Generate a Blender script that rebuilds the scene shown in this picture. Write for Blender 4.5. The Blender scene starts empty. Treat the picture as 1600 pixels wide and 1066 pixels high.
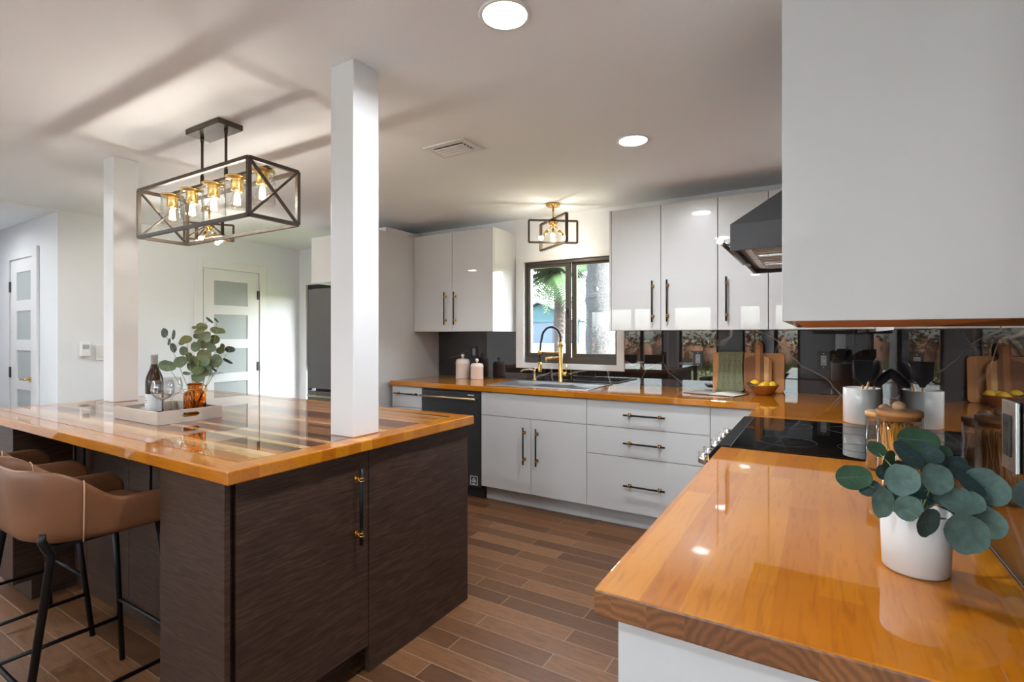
import bpy, bmesh, math, random
from mathutils import Vector, Matrix
R = math.radians
scene = bpy.context.scene
COL = scene.collection
random.seed(7)

# ---------------------------------------------------------------- camera, sky, sun, daylight, exposure
cam_data = bpy.data.cameras.new('camera')
cam = bpy.data.objects.new('camera', cam_data); COL.objects.link(cam)
cam_data.sensor_fit = 'HORIZONTAL'; cam_data.sensor_width = 36.0
cam_data.lens = 795.5 / 1600 * 36.0
cam_data.shift_x = -0.0005; cam_data.shift_y = -0.0044
cam_data.clip_start = 0.02; cam_data.clip_end = 400
cam.location = (0, 0, 1.316); cam.rotation_euler = (R(90), 0, R(31.06))
scene.camera = cam

scene.view_settings.view_transform = 'Standard'
scene.view_settings.look = 'None'
scene.view_settings.gamma = 1.0
scene.view_settings.use_curve_mapping = False
scene.view_settings.exposure = 0.62

world = bpy.data.worlds.new('world'); scene.world = world; world.use_nodes = True
wn = world.node_tree; wn.nodes.clear()
w_out = wn.nodes.new('ShaderNodeOutputWorld'); w_bg = wn.nodes.new('ShaderNodeBackground')
w_sky = wn.nodes.new('ShaderNodeTexSky'); w_sky.sky_type = 'NISHITA'; w_sky.sun_disc = False
w_sky.sun_elevation = R(48); w_sky.sun_rotation = R(80); w_sky.air_density = 1.0; w_sky.dust_density = 2.5; w_sky.ozone_density = 1.0
w_hsv = wn.nodes.new('ShaderNodeHueSaturation'); w_hsv.inputs['Saturation'].default_value = 0.60
wn.links.new(w_sky.outputs[0], w_hsv.inputs['Color']); wn.links.new(w_hsv.outputs[0], w_bg.inputs['Color'])
w_bg.inputs['Strength'].default_value = 2.1
wn.links.new(w_bg.outputs[0], w_out.inputs['Surface'])

def lamp(name, kind, loc, rot=(0, 0, 0), energy=10, color=(1, 1, 1), **kw):
    ld = bpy.data.lights.new(name, kind); ld.energy = energy; ld.color = color
    for k, v in kw.items(): setattr(ld, k, v)
    o = bpy.data.objects.new(name, ld); COL.objects.link(o); o.location = loc; o.rotation_euler = rot
    return o
SUN = lamp('sun', 'SUN', (10, 2, 12), (R(46), 0, R(98)), 38.0, (.92, .96, 1.0), angle=R(0.6))
def portal(name, loc, rot, sx, sy):
    o = lamp(name, 'AREA', loc, rot, 1, shape='RECTANGLE', size=sx, size_y=sy); o.data.cycles.is_portal = True
scene.cycles.use_denoising = True
scene.cycles.max_bounces = 10; scene.cycles.transparent_max_bounces = 16
scene.cycles.transmission_bounces = 8; scene.cycles.glossy_bounces = 6; scene.cycles.diffuse_bounces = 5
scene.cycles.sample_clamp_indirect = 6.0
scene.cycles.caustics_reflective = False; scene.cycles.caustics_refractive = False

# ---------------------------------------------------------------- mesh helpers
class MB:
    def __init__(s): s.v = []; s.f = []; s.m = []; s.sm = []
    def add(s, vs, fs, m=0, smooth=False):
        b = len(s.v); s.v += [tuple(p) for p in vs]
        for f in fs: s.f.append(tuple(b + i for i in f)); s.m.append(m); s.sm.append(smooth)
        return s
    def box(s, x0, x1, y0, y1, z0, z1, m=0):
        vs = [(x, y, z) for z in (z0, z1) for y in (y0, y1) for x in (x0, x1)]
        return s.add(vs, [(0, 2, 3, 1), (4, 5, 7, 6), (0, 1, 5, 4), (2, 6, 7, 3), (0, 4, 6, 2), (1, 3, 7, 5)], m)
    def obox(s, c, ax, ay, az, hx, hy, hz, m=0):
        c = Vector(c); ax = Vector(ax).normalized() * hx; ay = Vector(ay).normalized() * hy; az = Vector(az).normalized() * hz
        vs = [c + ax * i + ay * j + az * k for k in (-1, 1) for j in (-1, 1) for i in (-1, 1)]
        return s.add(vs, [(0, 2, 3, 1), (4, 5, 7, 6), (0, 1, 5, 4), (2, 6, 7, 3), (0, 4, 6, 2), (1, 3, 7, 5)], m)
    def bar(s, a, b, w, h=None, m=0, up=(0, 0, 1)):
        a = Vector(a); b = Vector(b); d = (b - a); u = Vector(up)
        if abs(d.normalized().dot(u)) > .98: u = Vector((0, 1, 0))
        x = d.cross(u).normalized(); y = x.cross(d).normalized()
        return s.obox((a + b) / 2, d, x, y, d.length / 2, w / 2, (h or w) / 2, m)
    def tube(s, pts, r, n=10, m=0, cap=True, closed=False):
        pts = [Vector(p) for p in pts]; N = len(pts); rr = r if isinstance(r, (list, tuple)) else [r] * N
        rings = []; prev = None
        for i, p in enumerate(pts):
            if closed: t = (pts[(i + 1) % N] - pts[i - 1]).normalized()
            else: t = (pts[min(i + 1, N - 1)] - pts[max(i - 1, 0)]).normalized()
            if prev is None:
                a = Vector((0, 0, 1)) if abs(t.z) < .9 else Vector((1, 0, 0))
                x = t.cross(a).normalized()
            else:
                x = (prev - t * prev.dot(t)).normalized()
            prev = x; y = t.cross(x)
            rings.append([p + (x * math.cos(2 * math.pi * k / n) + y * math.sin(2 * math.pi * k / n)) * rr[i] for k in range(n)])
        vs = [q for ring in rings for q in ring]; fs = []
        for i in range(N if closed else N - 1):
            j = (i + 1) % N
            for k in range(n):
                l = (k + 1) % n; fs.append((i * n + k, i * n + l, j * n + l, j * n + k))
        s.add(vs, fs, m, True)
        if cap and not closed:
            s.add(rings[0], [tuple(range(n - 1, -1, -1))], m); s.add(rings[-1], [tuple(range(n))], m)
        return s
    def cyl(s, a, b, r, n=20, m=0): return s.tube([a, b], r, n, m)
    def lathe(s, prof, c=(0, 0, 0), n=32, m=0, sx=1, sy=1, smooth=True, caps=True):
        c = Vector(c); vs = []; fs = []; K = len(prof)
        for r, z in prof:
            for k in range(n):
                a = 2 * math.pi * k / n; vs.append((c.x + r * sx * math.cos(a), c.y + r * sy * math.sin(a), c.z + z))
        for i in range(K - 1):
            for k in range(n):
                l = (k + 1) % n; fs.append((i * n + k, i * n + l, (i + 1) * n + l, (i + 1) * n + k))
        s.add(vs, fs, m, smooth)
        if caps and prof[0][0] > 2e-4: s.add(vs[:n], [tuple(range(n - 1, -1, -1))], m)
        if caps and prof[-1][0] > 2e-4: s.add(vs[-n:], [tuple(range(n))], m)
        return s
    def sphere(s, c, r, n=20, m=0, sz=1.0):
        K = max(8, n // 2)
        return s.lathe([(max(r * math.sin(math.pi * i / K), 1e-7), -r * sz * math.cos(math.pi * i / K)) for i in range(K + 1)], c, n, m)
    def prism(s, poly, z0, z1, m=0, ms=None):
        n = len(poly); vs = [(x, y, z0) for x, y in poly] + [(x, y, z1) for x, y in poly]
        s.add(vs, [tuple(range(n - 1, -1, -1)), tuple(range(n, 2 * n))], m)
        for i in range(n):
            j = (i + 1) % n; s.add([vs[i], vs[j], vs[n + j], vs[n + i]], [(0, 1, 2, 3)], m if ms is None else ms.get(i, m))
        return s
    def grid(s, fn, nu, nv, m=0, closed_u=False):
        vs = [fn(i / (nu if closed_u else nu - 1), j / (nv - 1)) for i in range(nu) for j in range(nv)]; fs = []
        for i in range(nu if closed_u else nu - 1):
            k = (i + 1) % nu
            for j in range(nv - 1): fs.append((i * nv + j, k * nv + j, k * nv + j + 1, i * nv + j + 1))
        return s.add(vs, fs, m, True)
    def leaf(s, c, rx, ry, roll, ta, tb, m=0, cup=.18, mv=None):
        rt = Vector((.857, .516, 0)); fw = Vector((-.516, .857, 0)); up = Vector((0, 0, 1))
        q = Matrix.Rotation(R(ta), 3, rt) @ Matrix.Rotation(R(tb), 3, up)
        X = q @ rt; Y = q @ up; Z = q @ -fw
        a = R(roll); U = X * math.cos(a) + Y * math.sin(a); V = -X * math.sin(a) + Y * math.cos(a)
        ry = ry / max(.4, math.cos(R(ta))); c = Vector(c)
        def fn(i, j):
            th = 2 * math.pi * i; rad = j
            x = rad * math.cos(th); y = rad * math.sin(th)
            pinch = 1 - .10 * (x > 0) * abs(y)
            h = cup * (x * x * .5 + abs(y) * .55) * min(rx, ry)
            return c + U * (x * rx) + V * (y * ry * pinch) + Z * h
        if mv is not None:
            vs = [];
            for i in range(9):
                t_ = -1 + i / 4.4; w = .028 * (1 - .75 * i / 8) * min(rx, ry)
                base = fn(0, abs(t_)) if t_ >= 0 else fn(.5, abs(t_)); n_ = Z * .0006
                vs += [base - V * w + n_, base + V * w + n_]
            s.add(vs, [(2 * i, 2 * i + 1, 2 * i + 3, 2 * i + 2) for i in range(8)], mv, True)
            for sgn in (-1, 1):
                for x0 in (-.55, -.2, .15):
                    q2 = []
                    for k in range(4):
                        r_ = k / 3 * .62; xx, yy = x0 + r_ * .55, sgn * r_; rad = math.hypot(xx, yy); th = math.atan2(yy, xx) / (2 * math.pi)
                        b_ = fn(th, min(rad, .95)) + Z * .0005; w = .014 * (1 - .6 * k / 3) * min(rx, ry); q2 += [b_ - U * w, b_ + U * w]
                    s.add(q2, [(2 * i, 2 * i + 1, 2 * i + 3, 2 * i + 2) for i in range(3)], mv, True)
        return s.grid(fn, 24, 6, m, True)
    def build(s, name, mats, parent=None, loc=None, bevel=0, seg=2, sub=0, solid=0):
        me = bpy.data.meshes.new(name)
        off = Vector((0, 0, 0)); p = parent
        while p is not None: off += p.location; p = p.parent
        if loc is not None and parent is None: off = Vector(loc)
        me.from_pydata([tuple(Vector(v) - off) for v in s.v], [], s.f)
        if not isinstance(mats, (list, tuple)): mats = [mats]
        for m in mats: me.materials.append(m)
        me.polygons.foreach_set('material_index', s.m); me.polygons.foreach_set('use_smooth', s.sm)
        bm = bmesh.new(); bm.from_mesh(me); bmesh.ops.remove_doubles(bm, verts=bm.verts, dist=1e-6)
        bmesh.ops.recalc_face_normals(bm, faces=bm.faces); bm.to_mesh(me); bm.free(); me.update()
        o = bpy.data.objects.new(name, me); COL.objects.link(o)
        if parent is not None: o.parent = parent
        elif loc is not None: o.location = loc
        if solid:
            md = o.modifiers.new('thick', 'SOLIDIFY'); md.thickness = solid; md.offset = 0
        if bevel:
            md = o.modifiers.new('bevel', 'BEVEL'); md.width = bevel; md.segments = seg; md.limit_method = 'ANGLE'; md.angle_limit = R(40)
        if sub:
            md = o.modifiers.new('sub', 'SUBSURF'); md.levels = sub; md.render_levels = sub
        return o
def tag(o, label, cat, group=None, kind=None):
    o['label'] = label; o['category'] = cat
    if group: o['group'] = group
    if kind: o['kind'] = kind
    return o
def thing(name, label, cat, loc=(0, 0, 0), group=None, kind=None):
    o = bpy.data.objects.new(name, None); COL.objects.link(o); o.location = loc; o.empty_display_size = .05
    return tag(o, label, cat, group, kind)
def dup(src, loc, label=None, rz=None, parent=None):
    c = src.copy(); COL.objects.link(c)
    if parent is not None: c.parent = parent
    else:
        c.location = loc
        if rz is not None: c.rotation_euler = (0, 0, rz)
        if label: c['label'] = label
    for ch in list(src.children): dup(ch, None, parent=c)
    return c

# ---------------------------------------------------------------- materials
def nodes(name):
    m = bpy.data.materials.new(name); m.use_nodes = True; nt = m.node_tree
    return m, nt, nt.nodes['Principled BSDF']
def mat(name, col, rough=.5, metal=0, coat=0, trans=0, ior=1.5, emit=None, es=0, noise=.06, nscale=14, bump=0, coat_r=.03, ss=0):
    m, nt, b = nodes(name)
    b.inputs['Roughness'].default_value = rough; b.inputs['Metallic'].default_value = metal
    b.inputs['Coat Weight'].default_value = coat; b.inputs['Coat Roughness'].default_value = coat_r
    b.inputs['Transmission Weight'].default_value = trans; b.inputs['IOR'].default_value = ior
    if emit: b.inputs['Emission Color'].default_value = (*emit, 1); b.inputs['Emission Strength'].default_value = es
    tc = nt.nodes.new('ShaderNodeTexCoord'); nz = nt.nodes.new('ShaderNodeTexNoise'); nz.inputs['Scale'].default_value = nscale; nz.inputs['Detail'].default_value = 4
    nt.links.new(tc.outputs['Object'], nz.inputs['Vector'])
    mx = nt.nodes.new('ShaderNodeMix'); mx.data_type = 'RGBA'
    mx.inputs['A'].default_value = (*[c * (1 - noise) for c in col], 1); mx.inputs['B'].default_value = (*[min(1, c * (1 + noise)) for c in col], 1)
    nt.links.new(nz.outputs['Fac'], mx.inputs['Factor']); nt.links.new(mx.outputs['Result'], b.inputs['Base Color'])
    if bump:
        bp = nt.nodes.new('ShaderNodeBump'); bp.inputs['Strength'].default_value = bump; bp.inputs['Distance'].default_value = .002
        nt.links.new(nz.outputs['Fac'], bp.inputs['Height']); nt.links.new(bp.outputs[0], b.inputs['Normal'])
    return m
def ramp(nt, stops, interp='LINEAR'):
    r = nt.nodes.new('ShaderNodeValToRGB'); r.color_ramp.interpolation = interp; e = r.color_ramp.elements
    while len(e) > 1: e.remove(e[-1])
    e[0].position = stops[0][0]; e[0].color = (*stops[0][1], 1)
    for p, c in stops[1:]:
        k = e.new(p); k.color = (*c, 1)
    return r
def mapped(nt, scale=(1, 1, 1), rot=(0, 0, 0), loc=(0, 0, 0), coord='Object'):
    tc = nt.nodes.new('ShaderNodeTexCoord'); mp = nt.nodes.new('ShaderNodeMapping')
    mp.inputs['Scale'].default_value = scale; mp.inputs['Rotation'].default_value = rot; mp.inputs['Location'].default_value = loc
    nt.links.new(tc.outputs[coord], mp.inputs['Vector']); return mp
def mixrgb(nt, a, b, fac, mode='MIX'):
    mx = nt.nodes.new('ShaderNodeMix'); mx.data_type = 'RGBA'; mx.blend_type = mode
    for sock, v in (('A', a), ('B', b), ('Factor', fac)):
        if isinstance(v, (int, float)): mx.inputs[sock].default_value = v
        elif isinstance(v, tuple): mx.inputs[sock].default_value = (*v, 1)
        else: nt.links.new(v, mx.inputs[sock])
    return mx.outputs['Result']
def noise(nt, mp, scale, detail=4, dist=0):
    n = nt.nodes.new('ShaderNodeTexNoise'); n.inputs['Scale'].default_value = scale; n.inputs['Detail'].default_value = detail; n.inputs['Distortion'].default_value = dist
    nt.links.new(mp.outputs['Vector'], n.inputs['Vector']); return n.outputs['Fac']

def block_wood(name, rot, tones, row=.058, length=.70, rough=.08, coat=1.0):
    m, nt, b = nodes(name)
    mp = mapped(nt, rot=(0, 0, rot))
    br = nt.nodes.new('ShaderNodeTexBrick'); br.offset = .37; br.squash = 1
    for k, v in (('Scale', 1), ('Mortar Size', 0), ('Mortar Smooth', 0), ('Bias', 0), ('Brick Width', length), ('Row Height', row)): br.inputs[k].default_value = v
    br.inputs['Color1'].default_value = (0, 0, 0, 1); br.inputs['Color2'].default_value = (1, 1, 1, 1)
    nt.links.new(mp.outputs['Vector'], br.inputs['Vector'])
    r = ramp(nt, [(i / (len(tones) - 1), t) for i, t in enumerate(tones)]); nt.links.new(br.outputs['Color'], r.inputs['Fac'])
    mg = mapped(nt, scale=(16, 1.3, 16) if rot else (1.3, 16, 16))     # grain stretched along the staves
    g = noise(nt, mg, 5, 6, 1.2)
    gr = ramp(nt, [(.28, (.62, .50, .38)), (.5, (1, 1, 1)), (.72, (1.0, 1.0, 1.0)), (.85, (.80, .70, .56))]); nt.links.new(g, gr.inputs['Fac'])
    col = mixrgb(nt, r.outputs['Color'], gr.outputs['Color'], .5, 'MULTIPLY')
    big = noise(nt, mapped(nt, scale=(2, 2, 2)), 1.5, 2)
    br2 = ramp(nt, [(.3, (.86, .80, .74)), (.7, (1.05, 1.05, 1.05))]); nt.links.new(big, br2.inputs['Fac'])
    col = mixrgb(nt, col, br2.outputs['Color'], .8, 'MULTIPLY')
    nt.links.new(col, b.inputs['Base Color'])
    b.inputs['Roughness'].default_value = .45; b.inputs['Coat Weight'].default_value = coat; b.inputs['Coat Roughness'].default_value = rough * .35; b.inputs['Coat IOR'].default_value = 1.55
    b.inputs['Specular IOR Level'].default_value = .1
    return m
HONEY = [(.41, .125, .003), (.49, .168, .005), (.53, .195, .007), (.44, .142, .004), (.57, .225, .012)]
M = {}
M['wood_x'] = block_wood('honey butcher block along x', 0, HONEY)
M['wood_y'] = block_wood('honey butcher block along y', R(90), HONEY)
def end_grain():
    m, nt, b = nodes('end grain')
    mp = mapped(nt, scale=(9, 9, 9)); vo = nt.nodes.new('ShaderNodeTexWhiteNoise'); vo.noise_dimensions = '1D'
    sx = nt.nodes.new('ShaderNodeSeparateXYZ'); nt.links.new(mapped(nt).outputs['Vector'], sx.inputs[0])
    fl = nt.nodes.new('ShaderNodeMath'); fl.operation = 'MULTIPLY'; fl.inputs[1].default_value = 1 / .055; nt.links.new(sx.outputs['X'], fl.inputs[0])
    f2 = nt.nodes.new('ShaderNodeMath'); f2.operation = 'FLOOR'; nt.links.new(fl.outputs[0], f2.inputs[0]); nt.links.new(f2.outputs[0], vo.inputs['W'])
    cb = nt.nodes.new('ShaderNodeCombineXYZ')
    for i, k in enumerate('XYZ'):
        q = nt.nodes.new('ShaderNodeMath'); q.operation = 'MULTIPLY_ADD'; q.inputs[1].default_value = .5; nt.links.new(vo.outputs['Value'], q.inputs[0]); nt.links.new(sx.outputs[k], q.inputs[2]); nt.links.new(q.outputs[0], cb.inputs[k])
    wv = nt.nodes.new('ShaderNodeTexWave'); wv.wave_type = 'RINGS'; wv.rings_direction = 'Y'; wv.inputs['Scale'].default_value = 24; wv.inputs['Distortion'].default_value = 7.0; wv.inputs['Detail'].default_value = 3
    nt.links.new(cb.outputs[0], wv.inputs['Vector'])
    r = ramp(nt, [(0, (.165, .066, .020)), (.5, (.215, .088, .028)), (1, (.265, .112, .036))]); nt.links.new(wv.outputs['Fac'], r.inputs['Fac'])
    t = ramp(nt, [(0, (.7, .62, .6)), (1, (1.15, 1.1, 1.05))]); nt.links.new(vo.outputs['Value'], t.inputs['Fac'])
    nt.links.new(mixrgb(nt, r.outputs['Color'], t.outputs['Color'], 1.0, 'MULTIPLY'), b.inputs['Base Color'])
    b.inputs['Roughness'].default_value = .35; b.inputs['Coat Weight'].default_value = .8; b.inputs['Coat Roughness'].default_value = .05
    return m
M['end_grain'] = end_grain()
def stripes():
    m, nt, b = nodes('striped epoxy inlay')
    sx = nt.nodes.new('ShaderNodeSeparateXYZ'); nt.links.new(mapped(nt).outputs['Vector'], sx.inputs[0])
    a = nt.nodes.new('ShaderNodeMath'); a.operation = 'MULTIPLY'; a.inputs[1].default_value = 1 / .034; nt.links.new(sx.outputs['Y'], a.inputs[0])
    f = nt.nodes.new('ShaderNodeMath'); f.operation = 'FLOOR'; nt.links.new(a.outputs[0], f.inputs[0])
    wn_ = nt.nodes.new('ShaderNodeTexWhiteNoise'); wn_.noise_dimensions = '1D'; nt.links.new(f.outputs[0], wn_.inputs['W'])
    r = ramp(nt, [(0, (.42, .15, .03)), (.2, (.05, .016, .008)), (.36, (.58, .33, .13)), (.52, (.16, .035, .016)), (.66, (.48, .18, .04)), (.80, (.66, .45, .23)), (.90, (.09, .03, .014))], 'CONSTANT')
    nt.links.new(wn_.outputs['Value'], r.inputs['Fac'])
    g = noise(nt, mapped(nt, scale=(1.2, 30, 30)), 4, 5, .6); gr = ramp(nt, [(.3, (.72, .62, .55)), (.7, (1.08, 1.08, 1.08))]); nt.links.new(g, gr.inputs['Fac'])
    nt.links.new(mixrgb(nt, r.outputs['Color'], gr.outputs['Color'], .8, 'MULTIPLY'), b.inputs['Base Color'])
    b.inputs['Roughness'].default_value = .012; b.inputs['Specular IOR Level'].default_value = .4; b.inputs['Coat Weight'].default_value = .6; b.inputs['Coat Roughness'].default_value = .004; b.inputs['Coat IOR'].default_value = 1.6
    return m
M['stripes'] = stripes()
def floor_mat():
    m, nt, b = nodes('wood look plank tile')
    br = nt.nodes.new('ShaderNodeTexBrick'); br.offset = .36; br.squash = 1
    for k, v in (('Scale', 1), ('Mortar Size', .0022), ('Mortar Smooth', .1), ('Bias', 0), ('Brick Width', .62), ('Row Height', .1025)): br.inputs[k].default_value = v
    br.inputs['Color1'].default_value = (0, 0, 0, 1); br.inputs['Color2'].default_value = (1, 1, 1, 1); br.inputs['Mortar'].default_value = (.5, .5, .5, 1)
    mp = mapped(nt, loc=(.1, .05, 0)); nt.links.new(mp.outputs['Vector'], br.inputs['Vector'])
    r = ramp(nt, [(0, (.075, .030, .011)), (.5, (.130, .055, .021)), (1, (.195, .088, .036))]); nt.links.new(br.outputs['Color'], r.inputs['Fac'])
    g = noise(nt, mapped(nt, scale=(2.2, 22, 1)), 4, 7, 1.5); gr = ramp(nt, [(.25, (.45, .40, .36)), (.5, (1, 1, 1)), (.8, (1.35, 1.25, 1.15))]); nt.links.new(g, gr.inputs['Fac'])
    col = mixrgb(nt, r.outputs['Color'], gr.outputs['Color'], .85, 'MULTIPLY')
    col = mixrgb(nt, col, (.27, .17, .105), br.outputs['Fac'])
    nt.links.new(col, b.inputs['Base Color'])
    rr = ramp(nt, [(0, (.30, .30, .30)), (1, (.55, .55, .55))]); nt.links.new(g, rr.inputs['Fac']); nt.links.new(rr.outputs['Color'], b.inputs['Roughness'])
    bp = nt.nodes.new('ShaderNodeBump'); bp.inputs['Strength'].default_value = .35; bp.inputs['Distance'].default_value = .002; bp.invert = True
    nt.links.new(br.outputs['Fac'], bp.inputs['Height']); nt.links.new(bp.outputs[0], b.inputs['Normal'])
    return m
M['floor'] = floor_mat()
def laminate():
    m, nt, b = nodes('dark wood grain laminate')
    g = noise(nt, mapped(nt, scale=(2.0, 2.0, 26)), 5, 7, .8); f = noise(nt, mapped(nt, scale=(7, 7, 120)), 6, 4)
    r = ramp(nt, [(.22, (.020, .0098, .0062)), (.5, (.046, .0245, .0165)), (.78, (.088, .049, .034))]); nt.links.new(g, r.inputs['Fac'])
    fr = ramp(nt, [(.3, (.75, .75, .75)), (.7, (1.2, 1.2, 1.2))]); nt.links.new(f, fr.inputs['Fac'])
    nt.links.new(mixrgb(nt, r.outputs['Color'], fr.outputs['Color'], .7, 'MULTIPLY'), b.inputs['Base Color'])
    b.inputs['Roughness'].default_value = .42; b.inputs['Specular IOR Level'].default_value = .3
    return m
M['laminate'] = laminate()
def marble():
    m, nt, b = nodes('polished dark marble tile')
    n = noise(nt, mapped(nt), 3.0, 6, 1.5); r = ramp(nt, [(.3, (.012, .010, .010)), (.7, (.026, .020, .019))]); nt.links.new(n, r.inputs['Fac'])
    warp = nt.nodes.new('ShaderNodeTexNoise'); warp.inputs['Scale'].default_value = 1.7; warp.inputs['Detail'].default_value = 3
    mp = mapped(nt, rot=(.5, .7, .4)); nt.links.new(mp.outputs['Vector'], warp.inputs['Vector'])
    vm = nt.nodes.new('ShaderNodeVectorMath'); vm.operation = 'MULTIPLY_ADD'; vm.inputs[1].default_value = (.35, .35, .35)
    nt.links.new(warp.outputs['Color'], vm.inputs[0]); nt.links.new(mp.outputs['Vector'], vm.inputs[2])
    vo = nt.nodes.new('ShaderNodeTexVoronoi'); vo.feature = 'DISTANCE_TO_EDGE'; vo.inputs['Scale'].default_value = 1.9; nt.links.new(vm.outputs[0], vo.inputs['Vector'])
    vr = ramp(nt, [(0, (1, 1, 1)), (.006, (.6, .6, .6)), (.012, (0, 0, 0))]); nt.links.new(vo.outputs['Distance'], vr.inputs['Fac'])
    br_n = ramp(nt, [(.45, (0, 0, 0)), (.6, (1, 1, 1))]); nt.links.new(noise(nt, mapped(nt, loc=(3, 1, 2)), 1.6, 2), br_n.inputs['Fac'])
    veil = mixrgb(nt, (0, 0, 0), vr.outputs['Color'], br_n.outputs['Color'])
    col = mixrgb(nt, r.outputs['Color'], (.30, .27, .25), veil)
    # 60 cm tile joints
    sx = nt.nodes.new('ShaderNodeSeparateXYZ'); nt.links.new(mapped(nt).outputs['Vector'], sx.inputs[0])
    ad = nt.nodes.new('ShaderNodeMath'); ad.operation = 'ADD'; nt.links.new(sx.outputs['X'], ad.inputs[0]); nt.links.new(sx.outputs['Y'], ad.inputs[1])
    pg = nt.nodes.new('ShaderNodeMath'); pg.operation = 'PINGPONG'; pg.inputs[1].default_value = .305; nt.links.new(ad.outputs[0], pg.inputs[0])
    lt = nt.nodes.new('ShaderNodeMath'); lt.operation = 'LESS_THAN'; lt.inputs[1].default_value = .0012; nt.links.new(pg.outputs[0], lt.inputs[0])
    col = mixrgb(nt, col, (.10, .085, .08), lt.outputs[0])
    nt.links.new(col, b.inputs['Base Color'])
    b.inputs['Roughness'].default_value = .015; b.inputs['Specular IOR Level'].default_value = .65; b.inputs['Coat Weight'].default_value = .3; b.inputs['Coat Roughness'].default_value = .005; b.inputs['Coat IOR'].default_value = 1.5
    return m
M['marble'] = marble()
def pane_glass(name, tint=(1, 1, 1), refl=1.0, power=4.5):
    m = bpy.data.materials.new(name); m.use_nodes = True; nt = m.node_tree; nt.nodes.clear()
    o = nt.nodes.new('ShaderNodeOutputMaterial'); mx = nt.nodes.new('ShaderNodeMixShader'); t = nt.nodes.new('ShaderNodeBsdfTransparent'); g = nt.nodes.new('ShaderNodeBsdfGlossy'); lw = nt.nodes.new('ShaderNodeLayerWeight'); lw.inputs['Blend'].default_value = .5
    t.inputs['Color'].default_value = (*tint, 1); g.inputs['Roughness'].default_value = .0
    pw = nt.nodes.new('ShaderNodeMath'); pw.operation = 'POWER'; pw.inputs[1].default_value = power; nt.links.new(lw.outputs['Facing'], pw.inputs[0])
    mu = nt.nodes.new('ShaderNodeMath'); mu.operation = 'MULTIPLY_ADD'; mu.inputs[1].default_value = .8; mu.inputs[2].default_value = .04 * refl
    nt.links.new(pw.outputs[0], mu.inputs[0]); nt.links.new(mu.outputs[0], mx.inputs['Fac']); nt.links.new(t.outputs[0], mx.inputs[1]); nt.links.new(g.outputs[0], mx.inputs[2]); nt.links.new(mx.outputs[0], o.inputs['Surface'])
    return m
M['pane'] = pane_glass('window pane glass', (.97, .99, .99))
M['thin_glass'] = pane_glass('thin clear glass', (.982, .984, .984), 1.7)
M['wall'] = mat('white wall paint', (.765, .785, .81), .6, noise=.015, nscale=60)
M['ceiling'] = mat('white ceiling paint', (.85, .88, .91), .75, noise=.012, nscale=80)
M['trim'] = mat('white satin trim', (.76, .765, .77), .35, noise=.01)
M['gloss'] = mat('high gloss white lacquer', (.575, .575, .575), .30, coat=1.0, coat_r=.012, noise=.008)
M['panel_white'] = mat('white cabinet carcass', (.58, .585, .59), .4, noise=.01)
M['gap'] = mat('dark print and opening shade', (.05, .05, .05), .8)  # flat dark for print and trim, and painted shade in openings
M['black_metal'] = mat('satin black metal', (.012, .012, .013), .35, metal=.6)
M['black'] = mat('black plastic', (.012, .012, .013), .4)
M['matte_black'] = mat('matte black panel', (.012, .011, .011), .75)
M['matte_black'].node_tree.nodes['Principled BSDF'].inputs['Specular IOR Level'].default_value = .15
M['brass'] = mat('brushed brass', (.78, .50, .16), .22, metal=1, noise=.04)
M['pale_brass'] = mat('champagne brass', (.62, .47, .27), .28, metal=1, noise=.04)
M['chrome'] = mat('polished chrome', (.75, .75, .75), .10, metal=1)
M['steel'] = mat('brushed steel', (.52, .52, .52), .28, metal=1, noise=.08, nscale=40)
M['grey_steel'] = mat('grey steel', (.30, .30, .31), .35, metal=1)
M['black_steel'] = mat('black stainless steel', (.045, .045, .048), .33, metal=.35, noise=.08)
M['fridge'] = mat('dark stainless fridge', (.16, .155, .15), .34, metal=.85, noise=.05)
M['black_glass'] = mat('black ceramic glass', (.004, .004, .004), .02, noise=0)
M['bronze'] = mat('bronze window frame', (.075, .060, .050), .35, metal=.5)
M['iron'] = mat('oil rubbed iron', (.055, .036, .021), .5, noise=.2)
M['leather'] = mat('tan leather', (.165, .066, .028), .40, noise=.45, nscale=7, bump=.15)
M['stitch'] = mat('pale stitching', (.50, .30, .16), .6)
M['ceramic'] = mat('white glazed ceramic', (.66, .655, .65), .12, coat=.6, noise=.02)
M['pot_white'] = mat('matte white pot', (.66, .665, .67), .5, noise=.01)
M['cream'] = mat('cream ceramic', (.84, .76, .70), .35, noise=.02)
M['frosted'] = mat('frosted glass', (.40, .44, .44), .30, noise=.03)
M['plastic'] = mat('white plastic', (.78, .78, .77), .4, noise=.01)
M['tray'] = mat('pale washed wood', (.50, .44, .38), .55, noise=.22, nscale=9)
M['tray_in'] = mat('brown tray bottom', (.20, .12, .07), .5, noise=.25, nscale=9)
M['amber'] = mat('amber glass', (.93, .42, .07), .03, trans=1.0, ior=1.3, noise=.05)
M['crystal'] = pane_glass('clear crystal', (.965, .968, .968), 2.2, 2.6)
M['bottle'] = mat('brown bottle glass', (.034, .014, .002), .10, coat=.12, noise=.05)
M['bottle'].node_tree.nodes['Principled BSDF'].inputs['Specular IOR Level'].default_value = .25
M['label'] = mat('paper label', (.74, .75, .78), .6, noise=.02)
M['foil'] = mat('silver foil', (.46, .47, .50), .30, metal=.25)
M['twine'] = mat('jute twine', (.42, .28, .16), .9)
M['stem'] = mat('green stem', (.22, .30, .10), .5)
M['dark_stem'] = mat('brown green stem', (.12, .10, .05), .6)
M['leaf_green'] = mat('green leaf', (.050, .115, .065), .40, noise=.35, nscale=40)
M['leaf_teal'] = mat('silvery teal leaf', (.155, .25, .23), .45, noise=.55, nscale=70)
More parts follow.
